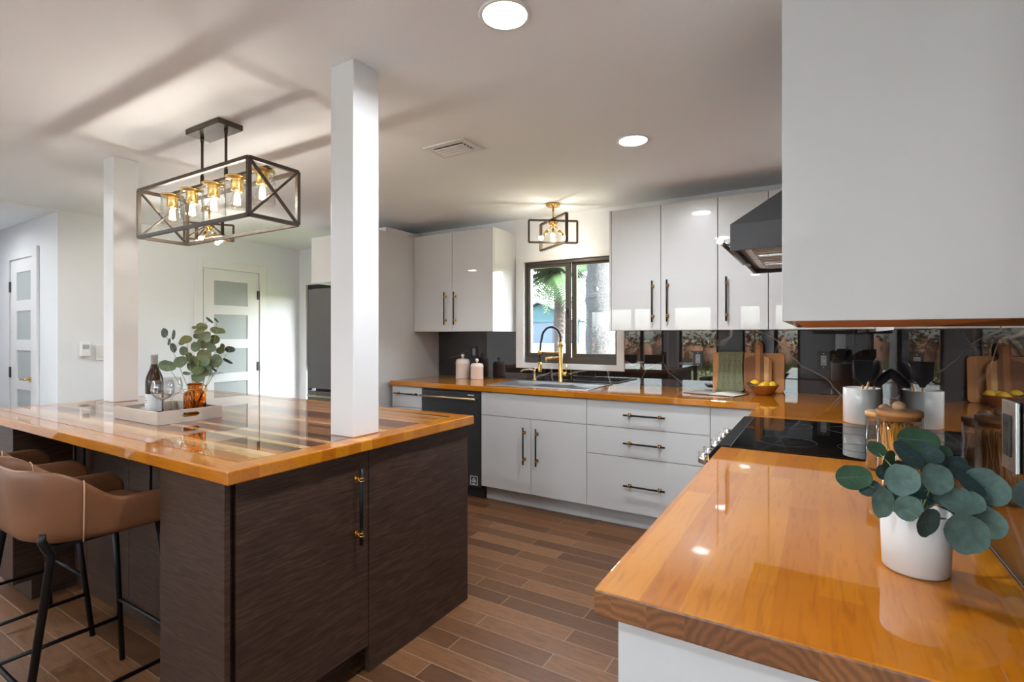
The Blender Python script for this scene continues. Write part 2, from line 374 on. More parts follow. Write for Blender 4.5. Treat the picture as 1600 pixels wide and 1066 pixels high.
M['leaf_dark'] = mat('dark teal leaf', (.040, .078, .080), .40, noise=.45, nscale=60)
M['euc_green'] = mat('eucalyptus green leaf', (.085, .12, .045), .45, noise=.35, nscale=50)
M['euc_olive'] = mat('eucalyptus olive leaf', (.13, .14, .035), .45, noise=.35, nscale=50)
M['euc_dark'] = mat('eucalyptus grey leaf', (.045, .058, .060), .5, noise=.3, nscale=50)
M['vein'] = mat('pale leaf vein', (.13, .23, .19), .5)
M['soil'] = mat('potting soil', (.02, .014, .01), .9, noise=.4, nscale=80)
M['maple'] = mat('pale maple board', (.60, .27, .085), .55, noise=.16, nscale=8)
M['towel'] = mat('sage green linen', (.20, .21, .125), .9, noise=.18, nscale=120, bump=.5)
M['bowlwood'] = mat('acacia bowl wood', (.36, .13, .028), .25, coat=.8, noise=.30, nscale=14)
M['lemon'] = mat('lemon peel', (.85, .52, .02), .35, noise=.08, nscale=90, bump=.3)
M['pasta'] = mat('dry spaghetti', (.80, .42, .06), .45, noise=.2)
M['oats'] = mat('dry grains', (.42, .22, .08), .8, noise=.4, nscale=140)
M['lidwood'] = mat('bamboo lid', (.62, .36, .15), .4, noise=.12)
M['knobwood'] = mat('pale beech', (.72, .52, .32), .45, noise=.08)
M['dark_wood'] = mat('walnut', (.07, .03, .015), .4)
M['silicone'] = mat('black silicone', (.036, .040, .047), .38)
M['paper'] = mat('book pages', (.70, .66, .60), .8)
M['cover'] = mat('book cover', (.42, .36, .33), .25, coat=.6, noise=.35, nscale=10)
M['bulb'] = mat('warm bulb filament glow', (1, .8, .5), .3, emit=(1.0, .78, .46), es=30)
M['disc'] = mat('lit led diffuser', (1, 1, 1), .4, emit=(1.0, .97, .92), es=7)
M['filter'] = mat('warm baffle filter steel', (.42, .33, .27), .3, metal=.9)
M['hood'] = mat('matte black hood', (.040, .040, .042), .42, metal=.2, noise=.05)
M['white_ink'] = mat('white print', (.75, .76, .80), .5)
M['sock'] = mat('outlet grey', (.26, .29, .34), .3)
def acacia():
    m, nt, b = nodes('striped acacia board')
    sx = nt.nodes.new('ShaderNodeSeparateXYZ'); nt.links.new(mapped(nt).outputs['Vector'], sx.inputs[0])
    a = nt.nodes.new('ShaderNodeMath'); a.operation = 'MULTIPLY_ADD'; a.inputs[1].default_value = 1 / .028; a.inputs[2].default_value = .62; nt.links.new(sx.outputs['X'], a.inputs[0])
    f = nt.nodes.new('ShaderNodeMath'); f.operation = 'FLOOR'; nt.links.new(a.outputs[0], f.inputs[0])
    w = nt.nodes.new('ShaderNodeTexWhiteNoise'); w.noise_dimensions = '1D'; nt.links.new(f.outputs[0], w.inputs['W'])
    r = ramp(nt, [(0, (.25, .085, .016)), (.30, (.34, .125, .022)), (.55, (.46, .19, .035)), (.8, (.72, .42, .15))], 'CONSTANT'); nt.links.new(w.outputs['Value'], r.inputs['Fac'])
    g = noise(nt, mapped(nt, scale=(30, 30, 3)), 3, 5, .5); gr = ramp(nt, [(.3, (.75, .7, .65)), (.7, (1.1, 1.1, 1.1))]); nt.links.new(g, gr.inputs['Fac'])
    nt.links.new(mixrgb(nt, r.outputs['Color'], gr.outputs['Color'], .8, 'MULTIPLY'), b.inputs['Base Color']); b.inputs['Roughness'].default_value = .55
    return m
M['acacia'] = acacia()
def bark(name, c1, c2, sc):
    m, nt, b = nodes(name)
    vo = nt.nodes.new('ShaderNodeTexVoronoi'); vo.inputs['Scale'].default_value = sc; mp = mapped(nt, scale=(1, 1, 1.4)); nt.links.new(mp.outputs['Vector'], vo.inputs['Vector'])
    n = noise(nt, mapped(nt), sc * 3, 6, 1); r = ramp(nt, [(.2, c1), (.8, c2)]); nt.links.new(mixrgb(nt, vo.outputs['Distance'], n, .6), r.inputs['Fac']); nt.links.new(r.outputs['Color'], b.inputs['Base Color']); b.inputs['Roughness'].default_value = .9
    bp = nt.nodes.new('ShaderNodeBump'); bp.inputs['Strength'].default_value = .8; bp.inputs['Distance'].default_value = .03; nt.links.new(n, bp.inputs['Height']); nt.links.new(bp.outputs[0], b.inputs['Normal'])
    return m
M['palm_bark'] = bark('grey palm bark', (.010, .009, .008), (.085, .081, .079), 26)
M['brown_bark'] = bark('brown palm bark', (.014, .009, .007), (.075, .052, .042), 16)
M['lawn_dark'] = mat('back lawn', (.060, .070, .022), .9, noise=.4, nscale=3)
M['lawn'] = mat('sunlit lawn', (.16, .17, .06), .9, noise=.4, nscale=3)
M['patio'] = mat('patio concrete', (.68, .68, .67), .8, noise=.08)
M['hedge'] = mat('reddish coastal shrubs', (.15, .075, .040), .9, noise=.75, nscale=1.6)
M['green_hedge'] = mat('low green shrubs', (.11, .13, .05), .9, noise=.6, nscale=3)
M['frond'] = mat('palm frond', (.022, .048, .010), .5, noise=.4, nscale=8)
M['tree_leaf'] = mat('pale tree leaves', (.050, .065, .034), .7, noise=.5, nscale=6)
M['teal_wall'] = mat('teal siding', (.042, .105, .115), .7, noise=.06)
M['blue_wall'] = mat('pale blue siding', (.085, .115, .16), .7, noise=.05)
M['roof'] = mat('white metal roof', (.12, .12, .125), .5)
M['dark_garage'] = mat('grey garage door', (.045, .055, .065), .6)
M['asphalt'] = mat('road asphalt', (.07, .08, .09), .9)
M['dining'] = mat('grey wood dining table', (.35, .33, .30), .4)
M['dark_fabric'] = mat('charcoal upholstery', (.05, .05, .055), .8)
M['bright_leaf'] = mat('bright green leaf', (.10, .34, .06), .5, noise=.3)

# ---------------------------------------------------------------- room shell
XR, YB, XL, ZC, YH, XH, YR = .288, 4.08, -5.57, 2.40, 1.72, -7.4, -4.5
ZT = .92                                   # worktop height
def slab(mb, xs, ys, inside, z0, z1, m=0, side=None, axis='z'):
    def P(x, y, z): return (x, y, z) if axis == 'z' else (x, z, y) if axis == 'y' else (z, x, y)
    nx, ny = len(xs) - 1, len(ys) - 1
    ins = lambda i, j: 0 <= i < nx and 0 <= j < ny and inside((xs[i] + xs[i + 1]) / 2, (ys[j] + ys[j + 1]) / 2)
    side = side or (lambda d: m)
    for i in range(nx):
        for j in range(ny):
            if not ins(i, j): continue
            a, b, c, d = xs[i], xs[i + 1], ys[j], ys[j + 1]
            mb.add([P(a, c, z1), P(b, c, z1), P(b, d, z1), P(a, d, z1)], [(0, 1, 2, 3)], m)
            mb.add([P(a, c, z0), P(a, d, z0), P(b, d, z0), P(b, c, z0)], [(0, 1, 2, 3)], m)
            for (di, dj, p, q, k) in ((-1, 0, (a, c), (a, d), '-x'), (1, 0, (b, c), (b, d), '+x'), (0, -1, (a, c), (b, c), '-y'), (0, 1, (a, d), (b, d), '+y')):
                if not ins(i + di, j + dj):
                    mb.add([P(*p, z0), P(*q, z0), P(*q, z1), P(*p, z1)], [(0, 1, 2, 3)], side(k))
    return mb
def wall(name, axis, t0, t1, a0, a1, holes=(), z1=ZC, m='wall', label='white painted wall', z0=0.0):
    xs = sorted({a0, a1, *[h[0] for h in holes], *[h[1] for h in holes]}); zs = sorted({z0, z1, *[h[2] for h in holes], *[h[3] for h in holes]})
    ins = lambda x, z: not any(h[0] < x < h[1] and h[2] < z < h[3] for h in holes)
    o = slab(MB(), xs, zs, ins, t0, t1, axis=axis).build(name, M[m])
    return tag(o, label, 'wall', kind='structure')
tag(MB().box(XH, XR + .15, YR - .15, YB + .15, -.10, 0).build('floor', M['floor']), 'brown wood look plank tile floor with pale grout', 'floor', kind='structure')
tag(MB().box(XL, XR + .15, YR - .15, YB + .15, ZC, ZC + .12).build('ceiling', M['ceiling']), 'flat white ceiling over the kitchen', 'ceiling', kind='structure')
tag(MB().box(XH - .1, XL - .0005, .55, YH - .0005, ZC - .018, ZC + .12).build('ceiling_hall', M['ceiling']), 'shaded ceiling of the hallway at far left', 'ceiling', kind='structure')
WX0, WX1, WZ0, WZ1 = -2.325, -1.439, 1.077, 1.994
wall('wall_back', 'y', YB, YB + .15, XL, XR + .15, [(WX0, WX1, WZ0, WZ1), (-5.42, -4.30, 0, 1.95)], label='white wall behind the sink')
wall('wall_right', 'x', XR, XR + .15, YR - .15, YB, label='white wall behind the range hood')
wall('wall_left', 'x', XL - .12, XL, YH, YB + .15, label='white wall with the frosted pane door')
wall('wall_hall', 'y', YH, YH + .12, XH, XL - .12, label='white hallway wall with a narrow door', z1=ZC + .03)
wall('wall_hall_end', 'x', XH - .1, XH, .43, YH + .12, label='white end wall of the hallway', z1=ZC + .03)
wall('wall_hall_front', 'y', .43, .55, XH, XL, label='white wall on the near side of the hallway', z1=ZC + .03)
wall('wall_left_front', 'x', XL - .12, XL, YR - .15, .43, label='white left wall behind the camera')
REAR = [(-5.3, -3.28, 0.02, 2.02), (-2.90, -2.01, 0.02, 2.02), (-1.50, -.35, 0.02, 2.02)]
wall('wall_rear', 'y', YR - .15, YR, XL, XR, REAR, label='white wall of glass doors behind the camera', z1=ZC + .03)
MULL = [[-3.83], [], [-.82]]
for i, (a, b, z0, z1) in enumerate(REAR):
    w = thing(f'window_{i + 2}', ['wide glazed patio doors behind the camera', 'single glazed patio panel behind the camera', 'right glazed patio doors behind the camera'][i], 'window', ((a + b) / 2, YR - .07, 0), kind='structure')
    fr = MB(); t = .05
    fr.box(a, a + t, YR - .11, YR - .03, z0, z1).box(b - t, b, YR - .11, YR - .03, z0, z1).box(a + t, b - t, YR - .11, YR - .03, z1 - t, z1).box(a + t, b - t, YR - .11, YR - .03, z0, z0 + t)
    for mx in MULL[i]: fr.box(mx - .04, mx + .04, YR - .105, YR - .035, z0 + t, z1 - t)
    fr.build('frame', M['bronze'], w)
    MB().box(a + t, b - t, YR - .073, YR - .067, z0 + t, z1 - t).build('pane', M['pane'], w)
    portal('daylight_portal', ((a + b) / 2, YR - .17, (z0 + z1) / 2), (R(90), 0, R(180)), b - a, z1 - z0)
# kitchen window
w = thing('window_1', 'bronze sliding window above the sink', 'window', ((WX0 + WX1) / 2, YB, WZ0), kind='structure')
c = MB(); X0, X1, Z0, Z1 = -2.408, -1.372, 1.027, 2.045
slab(c, [X0, WX0, WX1, X1], [Z0, WZ0, WZ1, Z1], lambda x, z: not (WX0 < x < WX1 and WZ0 < z < WZ1), YB - .022, YB - .0005, axis='y'); c.build('casing', M['trim'], w, bevel=.003)
f = MB(); fy0, fy1 = YB + .005, YB + .075
f.box(WX0, WX0 + .022, fy0, fy1, WZ0, WZ1).box(WX1 - .018, WX1, fy0, fy1, WZ0, WZ1).box(WX0 + .022, WX1 - .018, fy0, fy1, WZ1 - .030, WZ1).box(WX0 + .022, WX1 - .018, fy0, fy1, WZ0, WZ0 + .055)
f.build('frame', M['bronze'], w, bevel=.003)
s = MB(); ax0, ax1, az0, az1 = WX0 + .022, -1.875, WZ0 + .055, WZ1 - .030
slab(s, [ax0, ax0 + .03, ax1 - .045, ax1], [az0, az0 + .036, az1 - .028, az1], lambda x, z: not (ax0 + .03 < x < ax1 - .045 and az0 + .036 < z < az1 - .028), YB + .012, YB + .042, axis='y'); s.build('sash', M['bronze'], w, bevel=.003)
s = MB(); bx0, bx1 = -1.872, WX1 - .018
slab(s, [bx0, bx0 + .045, bx1 - .012, bx1], [az0, az0 + .034, az1 - .018, az1], lambda x, z: not (bx0 + .045 < x < bx1 - .012 and az0 + .034 < z < az1 - .018), YB + .044, YB + .070, axis='y'); s.build('sash', M['bronze'], w, bevel=.003)
MB().box(ax0 + .03, ax1 - .045, YB + .025, YB + .029, az0 + .036, az1 - .028).build('pane', M['pane'], w)
MB().box(bx0 + .045, bx1 - .012, YB + .055, YB + .059, az0 + .034, az1 - .018).build('pane', M['pane'], w)
MB().box(-1.905, -1.893, YB + .000, YB + .012, 1.48, 1.56).build('latch', M['black'], w)
portal('daylight_portal', ((WX0 + WX1) / 2, YB + .17, (WZ0 + WZ1) / 2), (R(-90), 0, R(180)), WX1 - WX0, WZ1 - WZ0)
# sliding glass door left of the fridge
d = thing('door_3', 'narrow black framed glass door beside the fridge', 'door', (-4.86, YB, 0), kind='structure')
c = MB(); slab(c, [-5.475, -5.42, -4.30, -4.25], [0, 1.95, 2.01], lambda x, z: not (-5.42 < x < -4.30 and z < 1.95), YB - .02, YB - .0005, axis='y'); c.build('casing', M['trim'], d)
f = MB(); slab(f, [-5.42, -5.37, -4.35, -4.30], [0.0, .06, 1.90, 1.95], lambda x, z: not (-5.37 < x < -4.35 and .06 < z < 1.90), YB + .01, YB + .09, axis='y'); f.build('frame', M['black'], d)
f = MB(); slab(f, [-5.366, -5.30, -4.42, -4.354], [.064, .14, 1.83, 1.896], lambda x, z: not (-5.30 < x < -4.42 and .14 < z < 1.83), YB + .02, YB + .06, axis='y'); f.build('sash', M['grey_steel'], d)
MB().box(-5.30, -4.42, YB + .037, YB + .043, .14, 1.83).build('pane', M['pane'], d)
portal('daylight_portal', (-4.86, YB + .17, 1.0), (R(-90), 0, R(180)), 1.1, 1.9)

def lite_door(name, label, axis, pos, a0, a1, pa0, pa1, ca0, ca1, hinge_at, handle_at, hmat):
    """five-pane interior door; axis 'x': in a wall of constant x facing +x, 'y': constant y facing -y"""
    sgn = 1 if axis == 'x' else -1
    def B(mb, u0, u1, n0, n1, z0, z1, m=0):
        n0, n1 = sorted((pos + sgn * n0, pos + sgn * n1))
        return mb.box(n0, n1, u0, u1, z0, z1, m) if axis == 'x' else mb.box(u0, u1, n0, n1, z0, z1, m)
    mid = (a0 + a1) / 2
    t = thing(name, label, 'door', (pos, mid, 0) if axis == 'x' else (mid, pos, 0), kind='structure')
    cs = MB(); B(cs, ca0, a0 - .012, .0005, .022, 0, 2.13); B(cs, a1 + .012, ca1, .0005, .022, 0, 2.13); B(cs, a0 - .012, a1 + .012, .0005, .022, 2.045, 2.13)
    cs.build('casing', M['trim'], t, bevel=.003)
    zz = [(1.92, 1.655), (1.555, 1.287), (1.187, .917), (.822, .552), (.455, .185)]
    ps = MB(); us = [a0, pa0, pa1, a1]; zs = sorted({.01, 2.035, *[q for p in zz for q in p]})
    n0, n1 = sorted((pos + sgn * .001, pos + sgn * .014))
    slab(ps, us, zs, lambda u, z: not (pa0 < u < pa1 and any(l < z < h for h, l in zz)), n0, n1, axis=axis)
    leaf = ps.build('door_leaf', M['trim'], t)
    for h, l in zz:
        g = MB(); B(g, pa0, pa1, .0015, .005, l, h); g.build('frosted_pane', M['frosted'], t)
    for z in (1.79, .975, .22):
        g = MB(); B(g, hinge_at - .012, hinge_at + .012, .012, .026, z - .05, z + .05); g.build('hinge', M['black'], t)
    g = MB(); B(g, handle_at - .022, handle_at + .022, .014, .022, .90, .945)
    s2 = 1 if hinge_at > handle_at else -1
    if axis == 'x': g.cyl((pos + .02, handle_at, .925), (pos + .06, handle_at, .925), .009); g.box(pos + .05, pos + .065, min(handle_at, handle_at + s2 * .11), max(handle_at, handle_at + s2 * .11), .917, .933)
    else: g.cyl((handle_at, pos - .02, .925), (handle_at, pos - .06, .925), .009); g.box(min(handle_at, handle_at + s2 * .11), max(handle_at, handle_at + s2 * .11), pos - .065, pos - .05, .917, .933)
    g.build('lever_handle', M[hmat], t)
lite_door('door_2', 'white door with five frosted panes left of the fridge', 'x', XL, 2.916, 3.531, 3.025, 3.400, 2.82, 3.623, 3.523, 2.985, 'steel')
lite_door('door_1', 'narrow white frosted pane door in the hallway', 'y', YH, -6.664, -6.10, -6.508, -6.147, -6.79, -5.98, -6.664, -6.15, 'brass')
# baseboards
tag(MB().box(XL + .0005, XL + .014, YH, 2.82, 0, .11).build('baseboard_left', M['trim']), 'white baseboard along the left wall', 'baseboard', kind='structure')
tag(MB().box(XH, -6.79, YH - .014, YH - .0005, 0, .11).build('baseboard_hall', M['trim']), 'white baseboard along the hallway wall', 'baseboard', kind='structure')
# wall devices on the left wall
t = thing('thermostat', 'small white wall thermostat left of the light switch', 'thermostat', (XL, 1.904, 1.20))
MB().box(XL + .0005, XL + .038, 1.868, 1.938, 1.14, 1.262).build('housing', M['plastic'], t, bevel=.006)
MB().box(XL + .038, XL + .0395, 1.880, 1.926, 1.205, 1.245).build('display', M['frosted'], t)
t = thing('light_switch', 'white rocker light switch on the wall near the left column', 'switch', (XL, 2.03, 1.17))
MB().box(XL + .0005, XL + .008, 1.985, 2.075, 1.10, 1.24).build('wall_plate', M['plastic'], t, bevel=.003)
MB().box(XL + .008, XL + .014, 2.008, 2.052, 1.13, 1.21).build('rocker', M['trim'], t, bevel=.002)
# columns standing through the island
for nm, x0, lab in (('column', -1.685, 'white square column rising from the right end of the island'), ('column.001', -3.753, 'white square column at the far left end of the island')):
    o = MB().box(x0, x0 + .133, 1.3775, 1.511, ZT + .0005, ZC).build('column', M['trim'], bevel=.004)
    tag(o, lab, 'column', kind='structure')
# backsplash
def splash(name, label, boxes):
    mb = MB()
    for b in boxes: mb.box(*b)
    tag(mb.build(name, M['marble']), label, 'backsplash', kind='structure')
xs = [-3.33, X0, X1, XR - .0115]; zs = [ZT + .0005, Z0, 1.36]
o = slab(MB(), xs, zs, lambda x, z: not (X0 < x < X1 and z > Z0), YB - .011, YB - .0005, axis='y').build('backsplash_back', M['marble'])
tag(o, 'polished black marble backsplash behind the sink', 'backsplash', kind='structure')
ys = [.75, 1.955, 2.735, YB - .0115]
o = slab(MB(), ys, [ZT + .0005, 1.345, 1.62], lambda y, z: z < 1.345 or 1.955 < y < 2.735, XR - .011, XR - .0005, axis='x').build('backsplash_right', M['marble'])
tag(o, 'polished black marble backsplash behind the range', 'backsplash', kind='structure')

# ---------------------------------------------------------------- recessed lights, vent
def recessed(loc, label, watt=None):
    t = thing('recessed_light', label, 'ceiling light', loc, 'recessed ceiling lights')
    x, y, z = loc
    MB().lathe([(.088, 0), (.090, -.004), (.076, -.007), (.074, -.0045)], loc, 40, caps=False).build('trim_ring', M['trim'], t)
    MB().lathe([(.0001, -.0052), (.074, -.0052)], loc, 40).build('diffuser', M['disc'], t)
    lamp('recessed_lamp', 'AREA', (x, y, z - .008), (0, 0, 0), watt or REC_W, (.90, .955, 1.0), shape='DISK', size=.145, spread=R(165))
REC_W = 13.0
recessed((-.905, 1.453, ZC), 'large lit recessed light at the top of the photo')
recessed((-.880, 2.750, ZC), 'smaller lit recessed light nearest the sink window')
for x, y, lab in ((-.92, -.60, 'recessed light above the camera'), (-.95, -2.40, 'recessed light near the patio doors'), (-3.9, -.60, 'recessed light over the left room'), (-3.9, -2.4, 'recessed light at the rear left'), (-4.85, .62, 'added unseen recessed light brightening the left wall')):  # the last one is added out of view to brighten the left wall
    recessed((x, y, ZC), lab)
recessed((-6.35, 1.12, ZC - .018), 'recessed light in the hallway ceiling', 4.5)
v = thing('ceiling_vent', 'white louvered air vent in the ceiling', 'vent', (-1.80, 2.33, ZC))
mb = MB(); slab(mb, [-1.945, -1.905, -1.695, -1.655], [2.235, 2.272, 2.392, 2.428], lambda x, y: not (-1.905 < x < -1.695 and 2.272 < y < 2.392), ZC - .008, ZC - .0005); mb.build('vent_frame', M['trim'], v, bevel=.002)
for k in range(4):
    y = 2.290 + k * .029
    MB().obox((-1.80, y, ZC - .012), (1, 0, 0), (0, .82, -.57), (0, .57, .82), .104, .0058, .0012).build('louver', M['trim'], v)
MB().box(-1.905, -1.695, 2.272, 2.392, ZC - .003, ZC - .0006).build('duct_shade', M['gap'], v)  # flat dark sheet painting the shade inside the duct

# ---------------------------------------------------------------- linear chandelier over the island
ch = thing('linear_chandelier', 'black box frame chandelier with five glass jar lights over the island', 'chandelier', (-2.694, 1.465, 2.40))
cx0, cx1, cy0, cy1, cz0, cz1 = -3.209, -2.182, 1.340, 1.590, 1.862, 2.118
q = .017; fr = MB()
for y in (cy0, cy1):
    for z in (cz0, cz1): fr.bar((cx0, y, z), (cx1, y, z), q)
for x in (cx0, cx1):
    for z in (cz0, cz1): fr.bar((x, cy0, z), (x, cy1, z), q)
    for y in (cy0, cy1): fr.bar((x, y, cz0), (x, y, cz1), q)
fr.build('frame', M['iron'], ch)
for x in (cx0, cx1):
    b = MB(); b.bar((x, cy0, cz0), (x, cy1, cz1), .008, .016, up=(1, 0, 0)); b.bar((x, cy0, cz1), (x, cy1, cz0), .008, .016, up=(1, 0, 0)); b.build('cross_brace', M['iron'], ch)
MB().bar((cx0, 1.465, cz1 - .002), (cx1, 1.465, cz1 - .002), .022, .014).build('lamp_bar', M['iron'], ch)
MB().box(-2.846, -2.537, 1.402, 1.528, 2.372, ZC - .0005).build('canopy', M['iron'], ch, bevel=.002)
for x in (-2.805, -2.582):
    MB().cyl((x, 1.465, 2.372), (x, 1.465, cz1), .0065).cyl((x, 1.465, 2.372), (x, 1.465, 2.345), .009).cyl((x, 1.465, cz1 + .05), (x, 1.465, cz1), .009).build('rod', M['iron'], ch)
CH_W = 2.9
def jar_lamp(x):
    s = MB(); s.lathe([(.056, -.003), (.056, -.012), (.030, -.013), (.028, -.020), (.028, -.070), (.022, -.075)], (x, 1.465, cz1 - .005), 24); so = s.build('socket', M['brass'], ch)
    g = MB(); g.lathe([(.020, -.014), (.050, -.016), (.056, -.026), (.057, -.165), (.055, -.165), (.054, -.028), (.048, -.018), (.020, -.016), (.020, -.014)], (x, 1.465, cz1 - .005), 28, caps=False); g.build('glass_shade', M['thin_glass'], ch)
    b = MB(); b.lathe([(.013, -.072), (.018, -.085), (.030, -.115), (.031, -.130), (.024, -.150), (.0001, -.160)], (x, 1.465, cz1 - .005), 20); bo = b.build('bulb', M['thin_glass'], so)
    f = MB()
    for k in range(6):
        a = k * math.pi / 3; f.tube([(x + .010 * math.cos(a), 1.465 + .010 * math.sin(a), cz1 - .095), (x + .015 * math.cos(a + .4), 1.465 + .015 * math.sin(a + .4), cz1 - .145)], .0016, 6)
    f.build('filament', M['bulb'], so)
    lamp('chandelier_bulb_light', 'POINT', (x, 1.465, cz1 - .122), energy=CH_W, color=(1.0, .93, .82), shadow_soft_size=.008)
for x in (-3.113, -2.905, -2.694, -2.483, -2.275): jar_lamp(x)

# ---------------------------------------------------------------- brass semi flush lights
def cage_light(name, label, c, a1, a2, L1, L2, H1, H2, watt, braces=False):
    x, y = c; t = thing(name, label, 'ceiling light', (x, y, ZC))
    MB().lathe([(.058, 0), (.058, -.016), (.050, -.022), (.0001, -.022)], (x, y, ZC - .0005), 32).build('canopy', M['brass'], t)
    MB().cyl((x, y, ZC - .02), (x, y, ZC - .15), .0075).build('stem', M['brass'], t)
    zt = ZC - .125
    for a, L, H, dz in ((a1, L1, H1, -.012), (a2, L2, H2, 0)):
        d = Vector((math.cos(a), math.sin(a), 0)); p = Vector((x, y, 0)); k = .014; fr = MB(); up = (-math.sin(a), math.cos(a), 0)
        A, B_ = p - d * L / 2, p + d * L / 2; t1 = zt + dz; t0 = zt + dz - H
        fr.bar(A + Vector((0, 0, t1)), B_ + Vector((0, 0, t1)), k, .022, up=up); fr.bar(A + Vector((0, 0, t0)), B_ + Vector((0, 0, t0)), k, .022, up=up)
        fr.bar(A + Vector((0, 0, t0)), A + Vector((0, 0, t1)), k, .022, up=up); fr.bar(B_ + Vector((0, 0, t0)), B_ + Vector((0, 0, t1)), k, .022, up=up)
        if braces: fr.bar(A + Vector((0, 0, t0)), p + Vector((0, 0, t1)), .008, up=up); fr.bar(B_ + Vector((0, 0, t0)), p + Vector((0, 0, t1)), .008, up=up)
        fr.build('cage_frame', M['iron'], t)
    MB().lathe([(.012, -.145), (.040, -.150), (.032, -.172), (.012, -.185), (.008, -.195), (.0001, -.197)], (x, y, ZC), 28).build('hub', M['brass'], t)
    for k in range(4):
        a = R(25 + 90 * k); dr = Vector((math.cos(a), math.sin(a), -1.15)).normalized(); p0 = Vector((x, y, ZC - .165)) + dr * .02
        s = MB().tube([p0, p0 + dr * .055], .004, 8).tube([p0 + dr * .050, p0 + dr * .110], .0115, 12); so = s.build('lamp_holder', M['brass'], t)
        e = p0 + dr * .130; MB().sphere(e, .019, 14).build('bulb', M['bulb'], so)
    lamp('semi_flush_lamp', 'POINT', (x, y, ZC - .30), energy=watt, color=(1.0, .93, .84), shadow_soft_size=.03)
cage_light('semi_flush_light', 'brass ceiling light with two black rectangle frames above the window', (-1.862, 3.735), R(36.5), R(143.5), .40, .46, .18, .222, 3.2)
cage_light('semi_flush_light', 'far dark ceiling light seen beneath the chandelier', (-4.39, 2.35), R(52), R(5), .36, .34, .135, .12, 11.0, True)

# ---------------------------------------------------------------- cabinets
def pull(parent, c, horiz, L, n=(0, -1, 0), brass='brass', sq=.010, m='black_metal'):
    c = Vector(c); n = Vector(n); a = Vector((abs(n.y), abs(n.x), 0)) if horiz else Vector((0, 0, 1)); mb = MB(); e = c + n * .030
    mb.tube([e - a * L / 2, e + a * L / 2], sq * .62, 10, 0)
    for s in (-1, 1):
        p = a * (s * L * .36); mb.tube([c + p + n * .0005, c + p + n * .026], .0055, 10, 1); mb.tube([e + p - a * .008, e + p - a * .003], sq * .85, 12, 1); mb.tube([e + p + a * .003, e + p + a * .008], sq * .85, 12, 1)
        mb.obox(c + p + n * .003, a, n, a.cross(n), .011, .0025, .011, 1)
    return mb.build('pull_handle', [M[m], M[brass]], parent)
def front(parent, name, x0, x1, z0, z1, yf, handle=None, L=.28, m='gloss', th=.018):
    g = .0018
    o = MB().box(x0 + g, x1 - g, yf, yf + th, z0 + g, z1 - g).build(name, M[m], parent, bevel=.0012)
    if handle: pull(o, (handle[0], yf, handle[1]), handle[2], L)
    return o
YF = 3.37
def base_cab(label, x0, x1, fronts, yb=YB - .012, ztop=ZT - .043):
    t = thing('base_cabinet', label, 'cabinet', ((x0 + x1) / 2, YF, 0), 'white base cabinets under the sink counter')
    MB().box(x0 + .0008, x1 - .0008, YF + .020, yb, .112, ztop).build('body', M['panel_white'], t)
    MB().box(x0 + .0008, x1 - .0008, YF + .076, YF + .09, 0.0005, .112).build('toe_kick', M['panel_white'], t)
    for f in fronts: front(t, *f[:5], YF, *(f[5:]))
    return t
base_cab('narrow white drawer cabinet at the left end, beside the dishwasher', -3.294, -2.945, [('drawer', -3.294, -2.945, .692, .872, (-3.11, .812, True)), ('door', -3.294, -2.945, .118, .692)])
base_cab('white sink cabinet with two doors under a blank panel', -2.323, -1.415, [('blank_panel', -2.323, -1.415, .690, .872), ('door', -2.323, -1.867, .118, .690, (-1.921, .485, False)), ('door', -1.867, -1.415, .118, .690, (-1.812, .485, False))], ztop=.70)
base_cab('white three drawer cabinet right of the sink cabinet', -1.415, -.584, [('drawer', -1.415, -.584, .692, .872, (-.998, .783, True)), ('drawer', -1.415, -.584, .493, .692, (-.998, .592, True)), ('drawer', -1.415, -.584, .118, .493, (-.998, .305, True))])
base_cab('white corner cabinet panel between the drawers and the range', -.584, -.285, [('door', -.584, -.285, .118, .872)])
# dishwasher
t = thing('dishwasher', 'black dishwasher with a champagne bar handle', 'dishwasher', (-2.634, YF, 0))
MB().box(-2.942, -2.326, YF + .03, YB - .05, .09, ZT - .046).build('tub', M['black'], t)
MB().box(-2.939, -2.330, YF - .004, YF + .028, .10, .858).build('door', M['black_steel'], t, bevel=.003)
MB().box(-2.939, -2.330, YF + .060, YF + .075, .001, .098).build('toe_kick', M['black'], t)
h = MB().tube([(-2.93, YF - .045, .812), (-2.352, YF - .045, .812)], .0095, 14)
for x in (-2.90, -2.375): h.cyl((x, YF - .004, .812), (x, YF - .045, .812), .007, 12)
h.build('bar_handle', M['pale_brass'], t)
def text_mesh(body, size, extr):
    cu = bpy.data.curves.new('lettering', 'FONT'); cu.body = body; cu.size = size; cu.extrude = extr; cu.align_x = 'CENTER'; cu.align_y = 'CENTER'
    tmp = bpy.data.objects.new('tmp', cu); COL.objects.link(tmp); bpy.context.view_layer.update()
    me = bpy.data.meshes.new_from_object(tmp); bpy.data.objects.remove(tmp); return me
e = MB(); ex, ez, ey = -2.391, .152, YF - .0046
for (a, b) in (((-.034, -.034), (.034, -.034)), ((.034, -.034), (.034, .034)), ((.034, .034), (-.034, .034)), ((-.034, .034), (-.034, -.034)), ((-.020, -.004), (0, .022)), ((0, .022), (.020, -.004)), ((-.010, .006), (0, .020)), ((0, .020), (.010, .006)), ((-.024, -.010), (.024, -.010)), ((-.010, -.010), (-.004, .004)), ((.006, -.010), (.003, .004)), ((-.014, -.024), (.014, -.024))):
    e.bar((ex + a[0], ey, ez + a[1]), (ex + b[0], ey, ez + b[1]), .0045, .001, up=(0, 1, 0))
e.build('emblem', M['white_ink'], t)
e = MB()
x = -2.452
for wd in (.007, .007, .006, .008, .007, .006, .007): e.box(x, x + wd, YF - .0048, YF - .0042, .8335, .8435); x += wd + .0022
